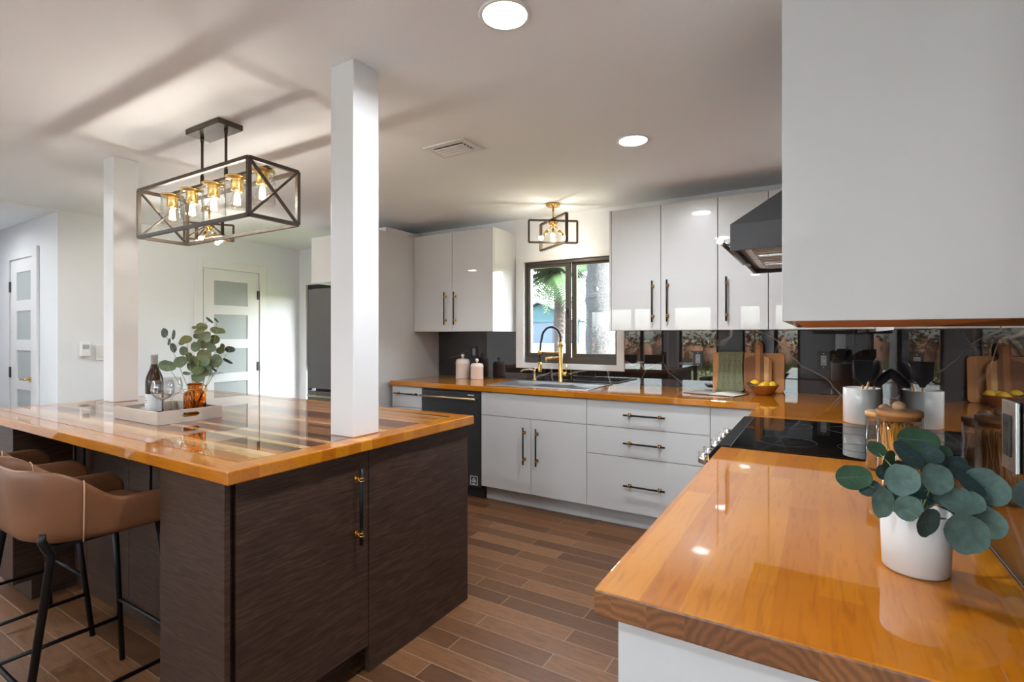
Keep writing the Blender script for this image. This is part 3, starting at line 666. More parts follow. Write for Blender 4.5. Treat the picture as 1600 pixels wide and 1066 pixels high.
e.build('printed_mark', M['white_ink'], t)

# tall panel, fridge and cabinet above
t = thing('fridge_surround', 'tall white panel at the right side of the fridge', 'panel', (-3.345, 3.6, 0))
MB().box(-3.352, -3.334, 3.18, YB - .002, 0.0005, 2.262).build('panel', M['gloss'], t, bevel=.001)
t = thing('fridge', 'dark stainless fridge partly behind the right column', 'fridge', (-3.92, 3.7, 0))
MB().box(-4.385, -3.365, 3.40, YB - .03, .02, 1.785).build('body', M['black_steel'], t)
MB().box(-4.385, -3.878, 3.31, 3.395, .80, 1.785).build('door', M['fridge'], t, bevel=.006)
MB().box(-3.872, -3.365, 3.31, 3.395, .80, 1.785).build('door', M['fridge'], t, bevel=.006)
dr = MB().box(-4.385, -3.365, 3.31, 3.395, .06, .775).build('drawer', M['fridge'], t, bevel=.006)
h = MB().tube([(-4.33, 3.265, .735), (-3.42, 3.265, .735)], .010, 12); h.cyl((-4.28, 3.31, .735), (-4.28, 3.265, .735), .007).cyl((-3.47, 3.31, .735), (-3.47, 3.265, .735), .007); h.build('bar_handle', M['pale_brass'], dr)
t = thing('wall_cabinet', 'white cabinet above the fridge', 'cabinet', (-3.87, 3.7, 1.85), 'white wall cabinets')
MB().box(-4.388, -3.356, 3.372, YB - .002, 1.852, 2.31).build('body', M['panel_white'], t)
front(t, 'door', -4.388, -3.872, 1.852, 2.31, 3.352); front(t, 'door', -3.872, -3.356, 1.852, 2.31, 3.352)

# wall cabinets
YU = 3.70
def wall_cab(label, x0, x1, doors, side=None, zb=1.36, zt=2.27):
    t = thing('wall_cabinet', label, 'cabinet', ((x0 + x1) / 2, YU, zb), 'white wall cabinets')
    MB().box(x0, x1, YU + .020, YB - .001, zb, zt).build('body', M['gloss'], t, bevel=.001)
    for d in doors: front(t, 'door', d[0], d[1], zb, zt, YU, d[2] if len(d) > 2 else None, .30)
    return t
t = wall_cab('white two door wall cabinet left of the window', -3.332, -2.425, [(-3.332, -2.874, (-2.945, 1.572, False)), (-2.874, -2.425, (-2.836, 1.572, False))])
t = wall_cab('white two door wall cabinet right of the window', -1.368, -.594, [(-1.352, -.979, (-1.036, 1.570, False)), (-.979, -.594, (-.930, 1.572, False))])
MB().box(-1.368, -1.3535, YU - .001, YU + .019, 1.36, 2.27).build('side_panel', M['gloss'], t)
wall_cab('white single door wall cabinet partly behind the range hood', -.592, -.284, [(-.592, -.284, (-.536, 1.570, False))])
wall_cab('white corner wall cabinet beyond the range hood', -.282, XR - .002, [(-.282, XR - .002)])
t = thing('wall_cabinet', 'large white wall cabinet end in the right foreground', 'cabinet', (.11, 1.5, 1.346), 'white wall cabinets')
MB().box(-.042, XR - .001, 1.139, 1.95, 1.350, 2.398).build('body', M['gloss'], t, bevel=.001)
MB().box(-.041, XR - .002, 1.14, 1.949, 1.3455, 1.3498).build('underside', M['maple'], t)
MB().box(-.0620, XR - .001, 1.12, 1.138, 1.3455, 2.398).build('end_panel', M['gloss'], t, bevel=.001)
for y0, y1 in ((1.139, 1.544), (1.544, 1.95)):
    MB().box(-.0620, -.0435, y0 + .0015, y1 - .0015, 1.346, 2.398).build('door', M['gloss'], t, bevel=.001)

# worktops
SX0, SX1, SY0, SY1 = -2.34, -1.45, 3.470, 4.018
def top_inside(x, y): return (y > 3.346 or x > -.304) and not (SX0 + .012 < x < SX1 - .012 and SY0 + .012 < y < SY1 - .012)
o = slab(MB(), [-3.30, SX0 + .012, SX1 - .012, -.304, XR - .012], [2.7345, 3.346, SY0 + .012, SY1 - .012, YB - .012], top_inside, ZT - .042, ZT).build('sink_worktop', M['wood_x'], loc=(-1.5, 3.7, ZT - .042), bevel=.004, seg=2)
tag(o, 'honey butcher block worktop along the sink wall, turning at the corner', 'countertop')
o = slab(MB(), [-.304, XR - .012], [.751, 1.9575], lambda x, y: True, ZT - .042, ZT, 0, lambda d: 1 if d == '-y' else 0).build('peninsula_worktop', [M['wood_y'], M['end_grain']], loc=(0, 1.35, ZT - .042), bevel=.004, seg=2)
tag(o, 'glossy orange butcher block worktop in the right foreground', 'countertop')
t = thing('base_cabinet', 'white base cabinet under the foreground worktop', 'cabinet', (0, 1.37, 0), 'white base cabinets under the sink counter')
MB().box(-.252, XR - .002, .795, 1.952, .11, ZT - .043).build('body', M['panel_white'], t)
MB().box(-.272, XR - .002, .776, .794, 0.0005, ZT - .043).build('end_panel', M['gloss'], t)
for y0, y1 in ((.796, 1.374), (1.374, 1.952)):
    o = MB().box(-.272, -.254, y0 + .0015, y1 - .0015, .112, ZT - .044).build('door', M['gloss'], t); pull(o, (-.272, 1.33 if y0 < 1 else 1.42, .60), False, .28, (-1, 0, 0))
MB().box(-.200, -.185, .796, 1.952, .0005, .109).build('toe_kick', M['panel_white'], t)
t = thing('base_cabinet', 'white base cabinet in the corner beyond the range', 'cabinet', (0, 3.05, 0), 'white base cabinets under the sink counter')
MB().box(-.262, XR - .002, 2.738, 3.365, .0005, ZT - .043).build('body', M['panel_white'], t)
MB().box(-.280, -.2635, 2.738, 3.365, .112, ZT - .044).build('door', M['gloss'], t)

# range
t = thing('range', 'slide in electric range with black glass cooktop', 'range', (0, 2.346, 0))
MB().box(-.262, XR - .014, 1.962, 2.730, .02, ZT - .003).build('body', M['black_steel'], t)
MB().box(-.268, XR - .016, 1.9585, 2.7335, ZT + .0006, ZT + .0052).build('cooktop_glass', M['black_glass'], t, bevel=.001)
b = MB()
for (x, y, r) in ((-.10, 2.15, .095), (-.10, 2.54, .075), (.13, 2.15, .075), (.13, 2.54, .10)): b.tube([(x + r * math.cos(2 * math.pi * k / 48), y + r * math.sin(2 * math.pi * k / 48), ZT + .0053) for k in range(48)], .0006, 4, closed=True)
b.build('burner_ring', M['gap'], t)
MB().box(-.2725, -.2685, 1.9585, 2.7335, ZT + .0006, ZT + .007).build('trim_strip', M['gap'], t)
p = MB(); pr = [(-.2735, ZT + .006), (-.315, ZT + .004), (-.345, ZT - .035), (-.345, ZT - .115), (-.2735, ZT - .115)]
p.add([(x, 1.9585, z) for x, z in pr] + [(x, 2.7335, z) for x, z in pr], [(0, 1, 2, 3, 4), (9, 8, 7, 6, 5)] + [(i, (i + 1) % 5, 5 + (i + 1) % 5, 5 + i) for i in range(5)])
p.build('control_panel', M['matte_black'], t, bevel=.003)
for y in (2.015, 2.115, 2.275, 2.375, 2.485, 2.600):
    k = MB(); k.tube([(-.3455, y, ZT - .068), (-.356, y, ZT - .066)], .026, 24, 1); k.tube([(-.356, y, ZT - .066), (-.362, y, ZT - .065), (-.384, y, ZT - .061), (-.387, y, ZT - .060)], [.018, .0225, .0215, .019], 24, 0)
    k.obox((-.388, y, ZT - .058), (1, 0, 0), (0, 1, 0), (0, 0, 1), .004, .003, .018, 0); k.build('knob', [M['chrome'], M['brass']], t)
o = MB().box(-.318, -.263, 1.966, 2.726, .20, ZT - .118).build('oven_door', M['black_steel'], t, bevel=.004)
h = MB().tube([(-.365, 2.01, ZT - .18), (-.365, 2.68, ZT - .18)], .011, 12); h.cyl((-.318, 2.06, ZT - .18), (-.365, 2.06, ZT - .18), .008).cyl((-.318, 2.63, ZT - .18), (-.365, 2.63, ZT - .18), .008); h.build('bar_handle', M['chrome'], o)
MB().box(-.318, -.263, 1.966, 2.726, .03, .195).build('drawer', M['black_steel'], t, bevel=.004)

# hood
t = thing('range_hood', 'black pyramid range hood above the cooktop', 'range hood', (0, 2.345, 1.62))
hx, hy0, hy1, hz0, hz1 = -.272, 1.9575, 2.732, 1.622, 1.716; wx = XR - .002
s = MB(); slab(s, [hx, hx + .012, wx], [hy0, hy0 + .012, hy1 - .012, hy1], lambda x, y: x < hx + .012 or not (hy0 + .012 < y < hy1 - .012), hz0, hz1); s.build('band', M['hood'], t)
tx, ty0, ty1, tz = .02, 2.20, 2.49, 1.962
vs = [(hx, hy0, hz1), (wx, hy0, hz1), (wx, hy1, hz1), (hx, hy1, hz1), (tx, ty0, tz), (wx, ty0, tz), (wx, ty1, tz), (tx, ty1, tz)]
MB().add(vs, [(3, 2, 1, 0), (0, 1, 5, 4), (1, 2, 6, 5), (2, 3, 7, 6), (3, 0, 4, 7), (4, 5, 6, 7)]).build('canopy', M['hood'], t)
MB().box(tx + .001, wx, ty0, ty1, tz, ZC - .001).build('chimney', M['hood'], t)
MB().box(hx + .013, wx, hy0 + .013, hy1 - .013, hz0 + .020, hz0 + .024).build('underside', M['grey_steel'], t)
for y0, y1 in ((2.03, 2.325), (2.335, 2.63)):
    fl = MB(); fl.box(hx + .037, wx - .05, y0, y1, hz0 + .012, hz0 + .0195); ft = fl.build('grease_filter', M['steel'], t)
    bl = MB(); n = 7
    for k in range(n):
        yy = y0 + .025 + k * (y1 - y0 - .05) / (n - 1); bl.box(hx + .062, wx - .07, yy - .0105, yy + .0105, hz0 + .006, hz0 + .0118)
    bl.build('baffle', M['filter'], ft)
for y in (2.15, 2.42): MB().box(hx + .075, hx + .165, y - .020, y + .020, hz0 + .0015, hz0 + .0056).build('filter_latch', M['chrome'], t)
MB().box(hx + .004, hx + .022, 2.33, 2.41, hz0 - .0035, hz0 - .0004).build('hood_switch', M['sock'], t)
s = MB(); s.tube([(hx - .040, 2.02, hz0 + .045), (hx - .040, 2.68, hz0 + .045)], .008, 12); s.cyl((hx - .001, 2.08, hz0 + .045), (hx - .040, 2.08, hz0 + .045), .006).cyl((hx - .001, 2.62, hz0 + .045), (hx - .040, 2.62, hz0 + .045), .006); s.build('front_rail', M['grey_steel'], t)
MB().tube([(hx - .040, 2.018, hz0 + .045), (hx - .040, 2.000, hz0 + .045)], [.014, .012], 20).build('rail_cap', M['chrome'], t)

# sink
t = thing('sink', 'stainless drop in sink in the butcher block', 'sink', (-1.895, 3.744, ZT))
bx0, bx1, by0, by1 = SX0 + .03, SX1 - .03, SY0 + .03, 3.915
s = MB(); slab(s, [SX0, bx0, bx1, SX1], [SY0, by0, by1, SY1], lambda x, y: not (bx0 < x < bx1 and by0 < y < by1), ZT + .0005, ZT + .0045); s.build('rim', M['steel'], t, bevel=.001)
s = MB(); zb = ZT - .20
s.add([(bx0, by0, ZT + .001), (bx1, by0, ZT + .001), (bx1, by1, ZT + .001), (bx0, by1, ZT + .001), (bx0 + .01, by0 + .01, zb), (bx1 - .01, by0 + .01, zb), (bx1 - .01, by1 - .01, zb), (bx0 + .01, by1 - .01, zb)], [(0, 1, 5, 4), (1, 2, 6, 5), (2, 3, 7, 6), (3, 0, 4, 7), (4, 5, 6, 7)])
s.build('basin', M['steel'], t)
MB().lathe([(.045, .0015), (.040, .004), (.0001, .003)], (-1.9, 3.75, zb), 28).build('drain', M['chrome'], t)
MB().box(bx0 + .012, bx1 - .012, by0 + .0005, by0 + .012, ZT - .03, ZT - .02).build('ledge', M['steel'], t)
for k in range(9):
    pass
rk = MB()
for k in range(10): rk.bar((-2.02 + k * .028, by0 + .012, ZT - .012), (-2.02 + k * .028, by1 - .012, ZT - .012), .006)
rk.bar((-2.03, by0 + .010, ZT - .016), (-1.76, by0 + .010, ZT - .016), .006).bar((-2.03, by1 - .010, ZT - .016), (-1.76, by1 - .010, ZT - .016), .006); 
rk.build('drying_rack', M['steel'], t)
# spring faucet
FZ = ZT + .0048
t = thing('kitchen_faucet', 'brass pull down faucet with a black spring hose', 'faucet', (-1.905, 3.965, FZ))
fx, fy = -1.905, 3.965
MB().lathe([(.026, 0), (.026, .006), (.019, .012), (.0175, .30), (.0175, .315)], (fx, fy, FZ), 24).build('post', M['brass'], t)
arc = [(fx, fy, FZ + .315), (fx, fy, FZ + .34)]
for k in range(15):
    a = math.pi * k / 14; arc.append((fx - .075 + .075 * math.cos(a), fy - .03 * (1 - math.cos(a)), FZ + .375 + .098 * math.sin(a)))
arc += [(fx - .156, fy - .068, FZ + .34), (fx - .160, fy - .075, FZ + .26), (fx - .160, fy - .078, FZ + .17)]
MB().tube(arc, .0085, 12).build('hose', M['black'], t)
sp = []
N = 230; pts = [Vector(p) for p in arc[:18]]
def along(u):
    f = u * (len(pts) - 1); i = min(int(f), len(pts) - 2); return pts[i].lerp(pts[i + 1], f - i), (pts[i + 1] - pts[i]).normalized()
for k in range(N):
    p, tg = along(k / (N - 1)); n1 = tg.cross(Vector((.35, -.93, 0))).normalized(); n2 = tg.cross(n1); a = k * 2 * math.pi / 10
    sp.append(p + (n1 * math.cos(a) + n2 * math.sin(a)) * .0125)
MB().tube(sp, .0022, 5).build('spring', M['black_metal'], t)
MB().tube([(fx, fy, FZ + .30), (fx, fy, FZ + .345)], .0205, 20).build('collar', M['brass'], t)
MB().tube([(fx - .160, fy - .078, FZ + .17), (fx - .160, fy - .078, FZ + .145), (fx - .160, fy - .078, FZ + .10), (fx - .160, fy - .078, FZ + .085)], [.012, .017, .017, .020], 18).build('spray_head', M['brass'], t)
MB().cyl((fx, fy, FZ + .255), (fx - .145, fy - .071, FZ + .255), .006).tube([(fx - .160, fy - .078, FZ + .24), (fx - .160, fy - .078, FZ + .27)], .018, 16).build('docking_arm', M['brass'], t)
MB().tube([(fx, fy, FZ + .205), (fx - .06, fy - .05, FZ + .207), (fx - .105, fy - .088, FZ + .203)], .011, 14).cyl((fx - .098, fy - .082, FZ + .206), (fx - .098, fy - .082, FZ + .172), .011).build('spout', M['brass'], t)
MB().cyl((fx + .015, fy, FZ + .07), (fx + .062, fy - .005, FZ + .07), .016, 18).tube([(fx + .052, fy - .004, FZ + .07), (fx + .056, fy - .004, FZ + .15)], .0045, 10).build('lever', M['brass'], t)
t = thing('filter_faucet', 'small brass filtered water tap left of the main faucet', 'faucet', (-2.165, 3.975, FZ))
x, y = -2.165, 3.975
MB().lathe([(.020, 0), (.018, .010), (.009, .018), (.009, .075), (.011, .080), (.011, .098), (.0001, .10)], (x, y, FZ), 20).build('post', M['pale_brass'], t)
MB().tube([(x, y, FZ + .088), (x - .03, y - .03, FZ + .10), (x - .075, y - .07, FZ + .098), (x - .095, y - .085, FZ + .082)], .006, 12).build('spout', M['pale_brass'], t)
MB().tube([(x, y, FZ + .098), (x + .02, y - .01, FZ + .112)], .004, 10).build('lever', M['pale_brass'], t)

# ---------------------------------------------------------------- island
t = thing('kitchen_island', 'dark wood grain island base with a black and brass door pull', 'island', (-2.66, 1.45, 0))
IX0, IX1, IY0, IY1 = -3.82, -1.51, .870, 2.070; IZ = ZT - .044
MB().box(-3.78, IX1 - .022, 1.130, IY1 - .022, .1005, IZ).build('body', M['laminate'], t)
MB().box(-1.893, IX1 - .022, IY0 + .0005, 1.1295, .1005, IZ).build('front_block', M['laminate'], t)
MB().box(-1.893, IX1 - .0005, IY0 - .0175, IY0, .0005, IZ).build('leg_panel', M['laminate'], t, bevel=.001)
MB().box(-1.893, -1.878, IY0, 1.11, .0005, .1003).build('leg_panel_return', M['laminate'], t)
MB().box(-3.79, -3.37, IY0 + .0005, 1.1295, .1005, IZ).build('end_block', M['laminate'], t)
MB().box(-3.79, -3.372, IY0 + .07, 1.12, .0005, .1003).build('toe_kick', M['laminate'], t)
d = MB().box(IX1 - .021, IX1, IY0 + .018, 1.413, .108, IZ - .001).build('door', M['laminate'], t, bevel=.0012)
pull(d, (IX1, 1.352, .672), False, .288, (1, 0, 0), sq=.012)
MB().box(IX1 - .021, IX1 + .001, 1.417, IY1, .0005, IZ).build('end_panel', M['laminate'], t, bevel=.0012)
MB().box(IX1 - .085, IX1 - .07, IY0 + .02, 1.416, .0005, .1003).build('toe_kick', M['laminate'], t)
for x0, x1, hx_ in ((-3.368, -3.22, -3.276), (-3.22, -2.757, -3.166), (-2.757, -2.43, -2.483), (-2.43, -1.895, -2.38)):
    o = MB().box(x0 + .0018, x1 - .0018, 1.110, 1.129, .1005, IZ - .001).build('door', M['laminate'], t, bevel=.0012); pull(o, (hx_, 1.110, .672), False, .288, (0, -1, 0), sq=.012)
MB().box(-3.37, -1.895, 1.116, 1.129, .0005, .0995).build('skirting', M['laminate'], t)
t = thing('island_worktop', 'striped epoxy wood island top with a honey border', 'countertop', (-2.675, 1.466, ZT - .043))
TX0, TX1, TY0, TY1 = -3.872, -1.4805, .845, 2.0865; bw = .085
def colhole(x, y): return (-1.686 < x < -1.551 or -3.754 < x < -3.619) and 1.3765 < y < 1.512
s = MB(); slab(s, [TX0, TX0 + bw, TX1 - bw, TX1], [TY0, TY0 + bw, TY1 - bw, TY1], lambda x, y: not (TX0 + bw < x < TX1 - bw and TY0 + bw < y < TY1 - bw), ZT - .043, ZT)
s.build('border', M['wood_x'], t, bevel=.005, seg=3)
MB().box(TX0 + bw, TX1 - bw, TY0 + bw, TY1 - bw, ZT - .043, ZT).build('inlay', M['stripes'], t)

# ---------------------------------------------------------------- bar stools
def make_stool():
    t = thing('bar_stool', '', 'bar stool', (0, 0, 0), 'tan leather bar stools at the island')
    W, yb, yf, cr = .212, -.200, .185, .13          # half width, back, front, corner radius
    path = []                                        # plan curve from right arm tip round the back to left arm tip
    ya = yb + cr
    for k in range(10): path.append((W, yf + (ya - yf) * k / 9))
    for k in range(1, 9): a = -math.pi / 2 * k / 8; path.append((W - cr + cr * math.cos(a), ya + cr * math.sin(a)))
    for k in range(1, 8): path.append(((W - cr) * (1 - 2 * k / 8), yb))
    path += [(-x, y) for x, y in reversed(path[:18])]
    n = len(path); L = [0]
    for i in range(1, n): L.append(L[-1] + math.dist(path[i], path[i - 1]))
    def sect(i):
        x, y = path[i]; x2, y2 = path[min(i + 1, n - 1)]; x1, y1 = path[max(i - 1, 0)]
        tx_, ty_ = x2 - x1, y2 - y1; l = math.hypot(tx_, ty_); nx, ny = ty_ / l, -tx_ / l
        if nx * x + ny * (y - .0) < 0: nx, ny = -nx, -ny
        b = max(0, min(1, (-y + .02) / .20)); b = b * b * (3 - 2 * b)         # 0 at the arms, 1 at the back
        e = min(L[i], L[-1] - L[i]); tip = 1 - max(0, 1 - e / .07) ** 2 * .55
        zt = .685 + (.100 + .130 * b) * tip; zb = .668 + .012 * b
        h = zt - zb; th = .016; out = []
        for (o_, z) in ((th, .0), (th * 1.05, .25), (th, .55), (th * .9, .85), (th * .55, .97), (0, 1.0), (-th * .55, .97), (-th * .9, .85), (-th, .5), (-th, .0)):
            lean = .030 * b * (z * h / .2)
            out.append((x + nx * (o_ + lean), y + ny * (o_ + lean), zb + z * h))
        return out
    rings = [sect(i) for i in range(n)]; K = 10; mb = MB(); fs = []
    for i in range(n - 1):
        for k in range(K): fs.append((i * K + k, (i + 1) * K + k, (i + 1) * K + (k + 1) % K, i * K + (k + 1) % K))
    fs += [tuple(range(K)), tuple(range((n - 1) * K, n * K))]
    mb.add([p for r_ in rings for p in r_], fs, 0, True)
    mb.build('shell', M['leather'], t, sub=1)
    for s in (-1, 1):
        i = 10 if s > 0 else n - 11; r_ = rings[i]
        MB().tube([Vector(r_[k]) * 1.0 + Vector((s * .0015, 0, 0)) for k in range(0, 9)], .0022, 6).build('seam', M['stitch'], t)
    c = MB(); prof = [(.93, .668), (1.0, .676), (1.0, .700), (.96, .712), (.80, .718), (.0001, .719)]; Wn, yb2, yf2 = W - .02, yb + .02, yf + .005
    def plan(u, sc):
        a = 2 * math.pi * u; e = .45; cx_, sx_ = math.cos(a), math.sin(a)
        return (Wn * sc * math.copysign(abs(cx_) ** e, cx_), (yb2 + yf2) / 2 + (yf2 - yb2) / 2 * sc * math.copysign(abs(sx_) ** e, sx_))
    vs = []; fs = []; U = 40
    for sc, z in prof:
        for k in range(U): vs.append((*plan(k / U, sc), z))
    for j in range(len(prof) - 1):
        for k in range(U): fs.append((j * U + k, j * U + (k + 1) % U, (j + 1) * U + (k + 1) % U, (j + 1) * U + k))
    c.add(vs, fs, 0, True).add(vs[:U], [tuple(range(U - 1, -1, -1))], 0); c.build('seat', M['leather'], t)
    r = .0115
    feet = {}
    for s in (-1, 1):
        f = Vector((s * .240, .188, 0)); top = Vector((s * .175, .135, .662)); MB().tube([f, top], [r * .9, r], 12).build('leg', M['black_metal'], t); feet[(s, 1)] = (f, top)
        f = Vector((s * .235, -.262, 0)); k1 = Vector((s * .212, -.172, .655)); up = Vector((s * .216, -.196, .705))
        MB().tube([f, k1, k1 + Vector((s * .004, -.012, .02)), up, up + Vector((0, .002, .02))], [r * .9, r, r, r, r * .8], 12).build('leg', M['black_metal'], t); feet[(s, -1)] = (f, k1)
    def at(key, z): f, k_ = feet[key]; return f.lerp(k_, z / k_.z)
    for a, b_, z in (((-1, 1), (1, 1), .262), ((-1, -1), (1, -1), .262), ((-1, 1), (-1, -1), .185), ((1, 1), (1, -1), .185)):
        MB().cyl(at(a, z), at(b_, z), .0075, 10).build('foot_rail', M['black_metal'], t)
    MB().box(-.17, .17, -.16, .14, .655, .667).build('seat_plate', M['black_metal'], t)
    return t
st = make_stool(); st.location = (-2.196, .770, 0); st['label'] = 'nearest tan leather bar stool, beside the island front panel'
dup(st, (-2.980, .778, 0), 'farther tan leather bar stool, mostly behind the nearest stool')

# ---------------------------------------------------------------- tray group on the island
def rot_box_pts(): pass
t = thing('serving_tray', 'pale wood serving tray with cut out handles on the island', 'tray', (-2.715, 1.261, ZT + .0006))
x0, x1, y0, y1, zb = -2.925, -2.508, 1.117, 1.405, ZT + .0006; w_ = .012; hh = .058
MB().box(x0 + w_, x1 - w_, y0 + w_, y1 - w_, zb, zb + .008).build('bottom', M['tray_in'], t)
MB().box(x0, x1, y0, y0 + w_, zb, zb + hh).build('long_side', M['tray'], t, bevel=.001)
MB().box(x0, x1, y1 - w_, y1, zb, zb + hh).build('long_side', M['tray'], t, bevel=.001)
ym = (y0 + y1) / 2
for xa in (x0, x1 - w_):
    s = MB(); slab(s, [y0 + w_, ym - .042, ym - .034, ym + .034, ym + .042, y1 - w_], [zb, zb + .022, zb + .027, zb + .038, zb + .043, zb + hh],
         lambda y, z: not (abs(y - ym) < .042 and zb + .022 < z < zb + .043 and not (abs(y - ym) > .034 and (z < zb + .027 or z > zb + .038))), xa, xa + w_, axis='x')
    s.build('handle_side', M['tray'], t)
zt = zb + .0085
c = (-2.797, 1.235, zt)
t = thing('wine_bottle', 'brown wine bottle with a silver cap standing in the tray', 'bottle', c)
MB().lathe([(.0001, .004), (.030, 0), (.036, .004), (.0375, .012), (.0375, .165), (.034, .190), (.022, .222), (.015, .245), (.0138, .262), (.0138, .285), (.0001, .286)], c, 36).build('glass_body', M['bottle'], t)
MB().lathe([(.0146, .236), (.0146, .292), (.0152, .293), (.0152, .300), (.0001, .301)], c, 28).build('capsule', M['foil'], t)
lb = MB(); 
lb.grid(lambda u, v: (c[0] + .0380 * math.cos(R(-125) + u * R(150)), c[1] + .0380 * math.sin(R(-125) + u * R(150)), c[2] + .022 + v * .085), 24, 2); lb.build('label', M['label'], t)
lb = MB()
for k, (w2, z) in enumerate(((18, .085), (26, .075), (22, .065))): lb.grid(lambda u, v: (c[0] + .0383 * math.cos(R(-100) + u * R(w2)), c[1] + .0383 * math.sin(R(-100) + u * R(w2)), c[2] + z + v * .0035), 8, 2)
lb.build('label_print', M['gap'], t)
def wine_glass(c, label):
    t = thing('wine_glass', label, 'glass', c, 'wine glasses on the tray')
    MB().lathe([(.0001, 0), (.033, 0), (.033, .0015), (.012, .004), (.0055, .010), (.0045, .030), (.005, .070), (.010, .082)], c, 32).build('stem', M['crystal'], t)
    MB().lathe([(.009, .081), (.030, .092), (.045, .112), (.050, .132), (.047, .155), (.0415, .178), (.0402, .178), (.0457, .155), (.0487, .132), (.0437, .113), (.029, .0935), (.0001, .084)], c, 36).build('bowl', M['crystal'], t)
wine_glass((-2.696, 1.226, zt), 'stemmed wine glass in the tray, nearer one beside the bottle')
wine_glass((-2.836, 1.330, zt), 'stemmed wine glass in the tray, farther one behind the other glass')
c = (-2.622, 1.335, zt)
t = thing('amber_vase', 'amber glass bottle vase with a twine bow in the tray', 'vase', c)
MB().lathe([(.0001, .003), (.044, 0), (.048, .006), (.048, .100), (.045, .112), (.030, .124), (.028, .130), (.028, .146), (.032, .150), (.032, .158), (.026, .158), (.0235, .130), (.041, .108), (.0445, .098), (.0445, .010), (.0001, .008)], c, 36).build('glass_body', M['amber'], t)
tw = MB().tube([(c[0] + .0295 * math.cos(a * R(20)), c[1] + .0295 * math.sin(a * R(20)), c[2] + .130) for a in range(18)], .0022, 8, closed=True)
p0 = Vector((c[0] + .012, c[1] - .030, c[2] + .129)); rt = Vector((.857, .516, 0))
for s in (-1, 1):
    tw.tube([p0, p0 + rt * .02 * s + Vector((0, 0, .004)), p0 + rt * .040 * s + Vector((0, -.004, -.012)), p0 + rt * .026 * s + Vector((0, -.012, -.020)), p0], .0018, 6)
    tw.tube([p0, p0 + rt * .006 * s + Vector((.006, -.010, -.03)), p0 + rt * (.014 * s - .004) + Vector((.010, -.014, -.085))], .0016, 6)
tw.build('twine_bow', M['twine'], t)
MB().tube([(c[0] + .030, c[1] + .012, c[2] + .150), (c[0] + .050, c[1] + .024, c[2] + .146), (c[0] + .054, c[1] + .026, c[2] + .125), (c[0] + .046, c[1] + .022, c[2] + .108)], .004, 10).build('handle', M['amber'], t)
POT_LEAVES = [(0.147, 1.128, 1.135, 0.0374, 0.0207, -5, 0, -20, 0),
 (0.084, 1.078, 1.121, 0.0191, 0.0125, 5, 0, -35, 10),
 (0.048, 1.021, 1.081, 0.0312, 0.0198, 3, 0, -20, 0),
 (0.099, 1.075, 1.102, 0.0183, 0.0235, 10, 0, 10, 25),
 (0.114, 1.037, 1.083, 0.0274, 0.0261, 0, 1, -10, -8),
 (0.087, 1.033, 1.043, 0.0239, 0.0264, -20, 1, -5, 15),
 (0.121, 1.03, 1.04, 0.024, 0.0197, 10, 1, -15, 0),
 (0.127, 1.08, 1.115, 0.0316, 0.0177, -35, 2, -25, 15),
 (0.155, 1.121, 1.115, 0.029, 0.0172, -25, 2, -30, -10),
 (0.164, 1.08, 1.081, 0.029, 0.0252, 0, 1, -15, 5),
 (0.202, 1.172, 1.091, 0.0263, 0.0121, 8, 2, -30, 0),
 (0.215, 1.122, 1.069, 0.0293, 0.0134, -35, 2, -20, 10),
 (0.243, 1.162, 1.059, 0.0365, 0.03, -35, 1, -10, -15),
 (0.199, 1.1, 1.044, 0.0384, 0.0208, -5, 1, -30, 0),
 (0.142, 1.002, 1.031, 0.0194, 0.0259, 5, 2, 15, 5),
 (0.195, 1.051, 1.007, 0.0402, 0.0318, -12, 1, -8, 5),
 (0.234, 1.121, 1.01, 0.0302, 0.0264, -30, 1, -10, -15),
 (0.155, 1.121, 1.037, 0.0198, 0.0198, 0, 2, 0, 0),
 (0.099, 1.098, 1.08, 0.02, 0.0133, 20, 2, -20, 0),
 (0.185, 1.15, 1.003, 0.02, 0.015, 0, 2, -20, 0),
 (0.128, 1.14, 1.079, 0.0205, 0.0136, 0, 2, -30, 0),
 (0.188, 1.187, 1.103, 0.0207, 0.0155, 20, 0, -20, 0),
 (0.072, 1.047, 1.059, 0.0226, 0.0097, 25, 2, -45, 0),
 (0.181, 1.113, 1.05, 0.0258, 0.0193, 30, 1, -20, 0),
 (0.14, 1.088, 1.059, 0.0226, 0.0177, -20, 2, -15, 0),
 (0.169, 1.141, 1.085, 0.0234, 0.0183, 40, 2, -20, 10),
 (0.215, 1.168, 1.078, 0.0267, 0.0167, -15, 2, -25, 0),
 (0.226, 1.151, 1.031, 0.0261, 0.0196, -35, 2, -20, -10),
 (0.112, 1.083, 1.05, 0.0228, 0.0196, -10, 2, -10, 0),
 (0.133, 1.072, 1.026, 0.0159, 0.0143, 10, 2, -10, 0),
 (0.172, 1.084, 1.003, 0.0142, 0.0173, 0, 2, 10, 0)]
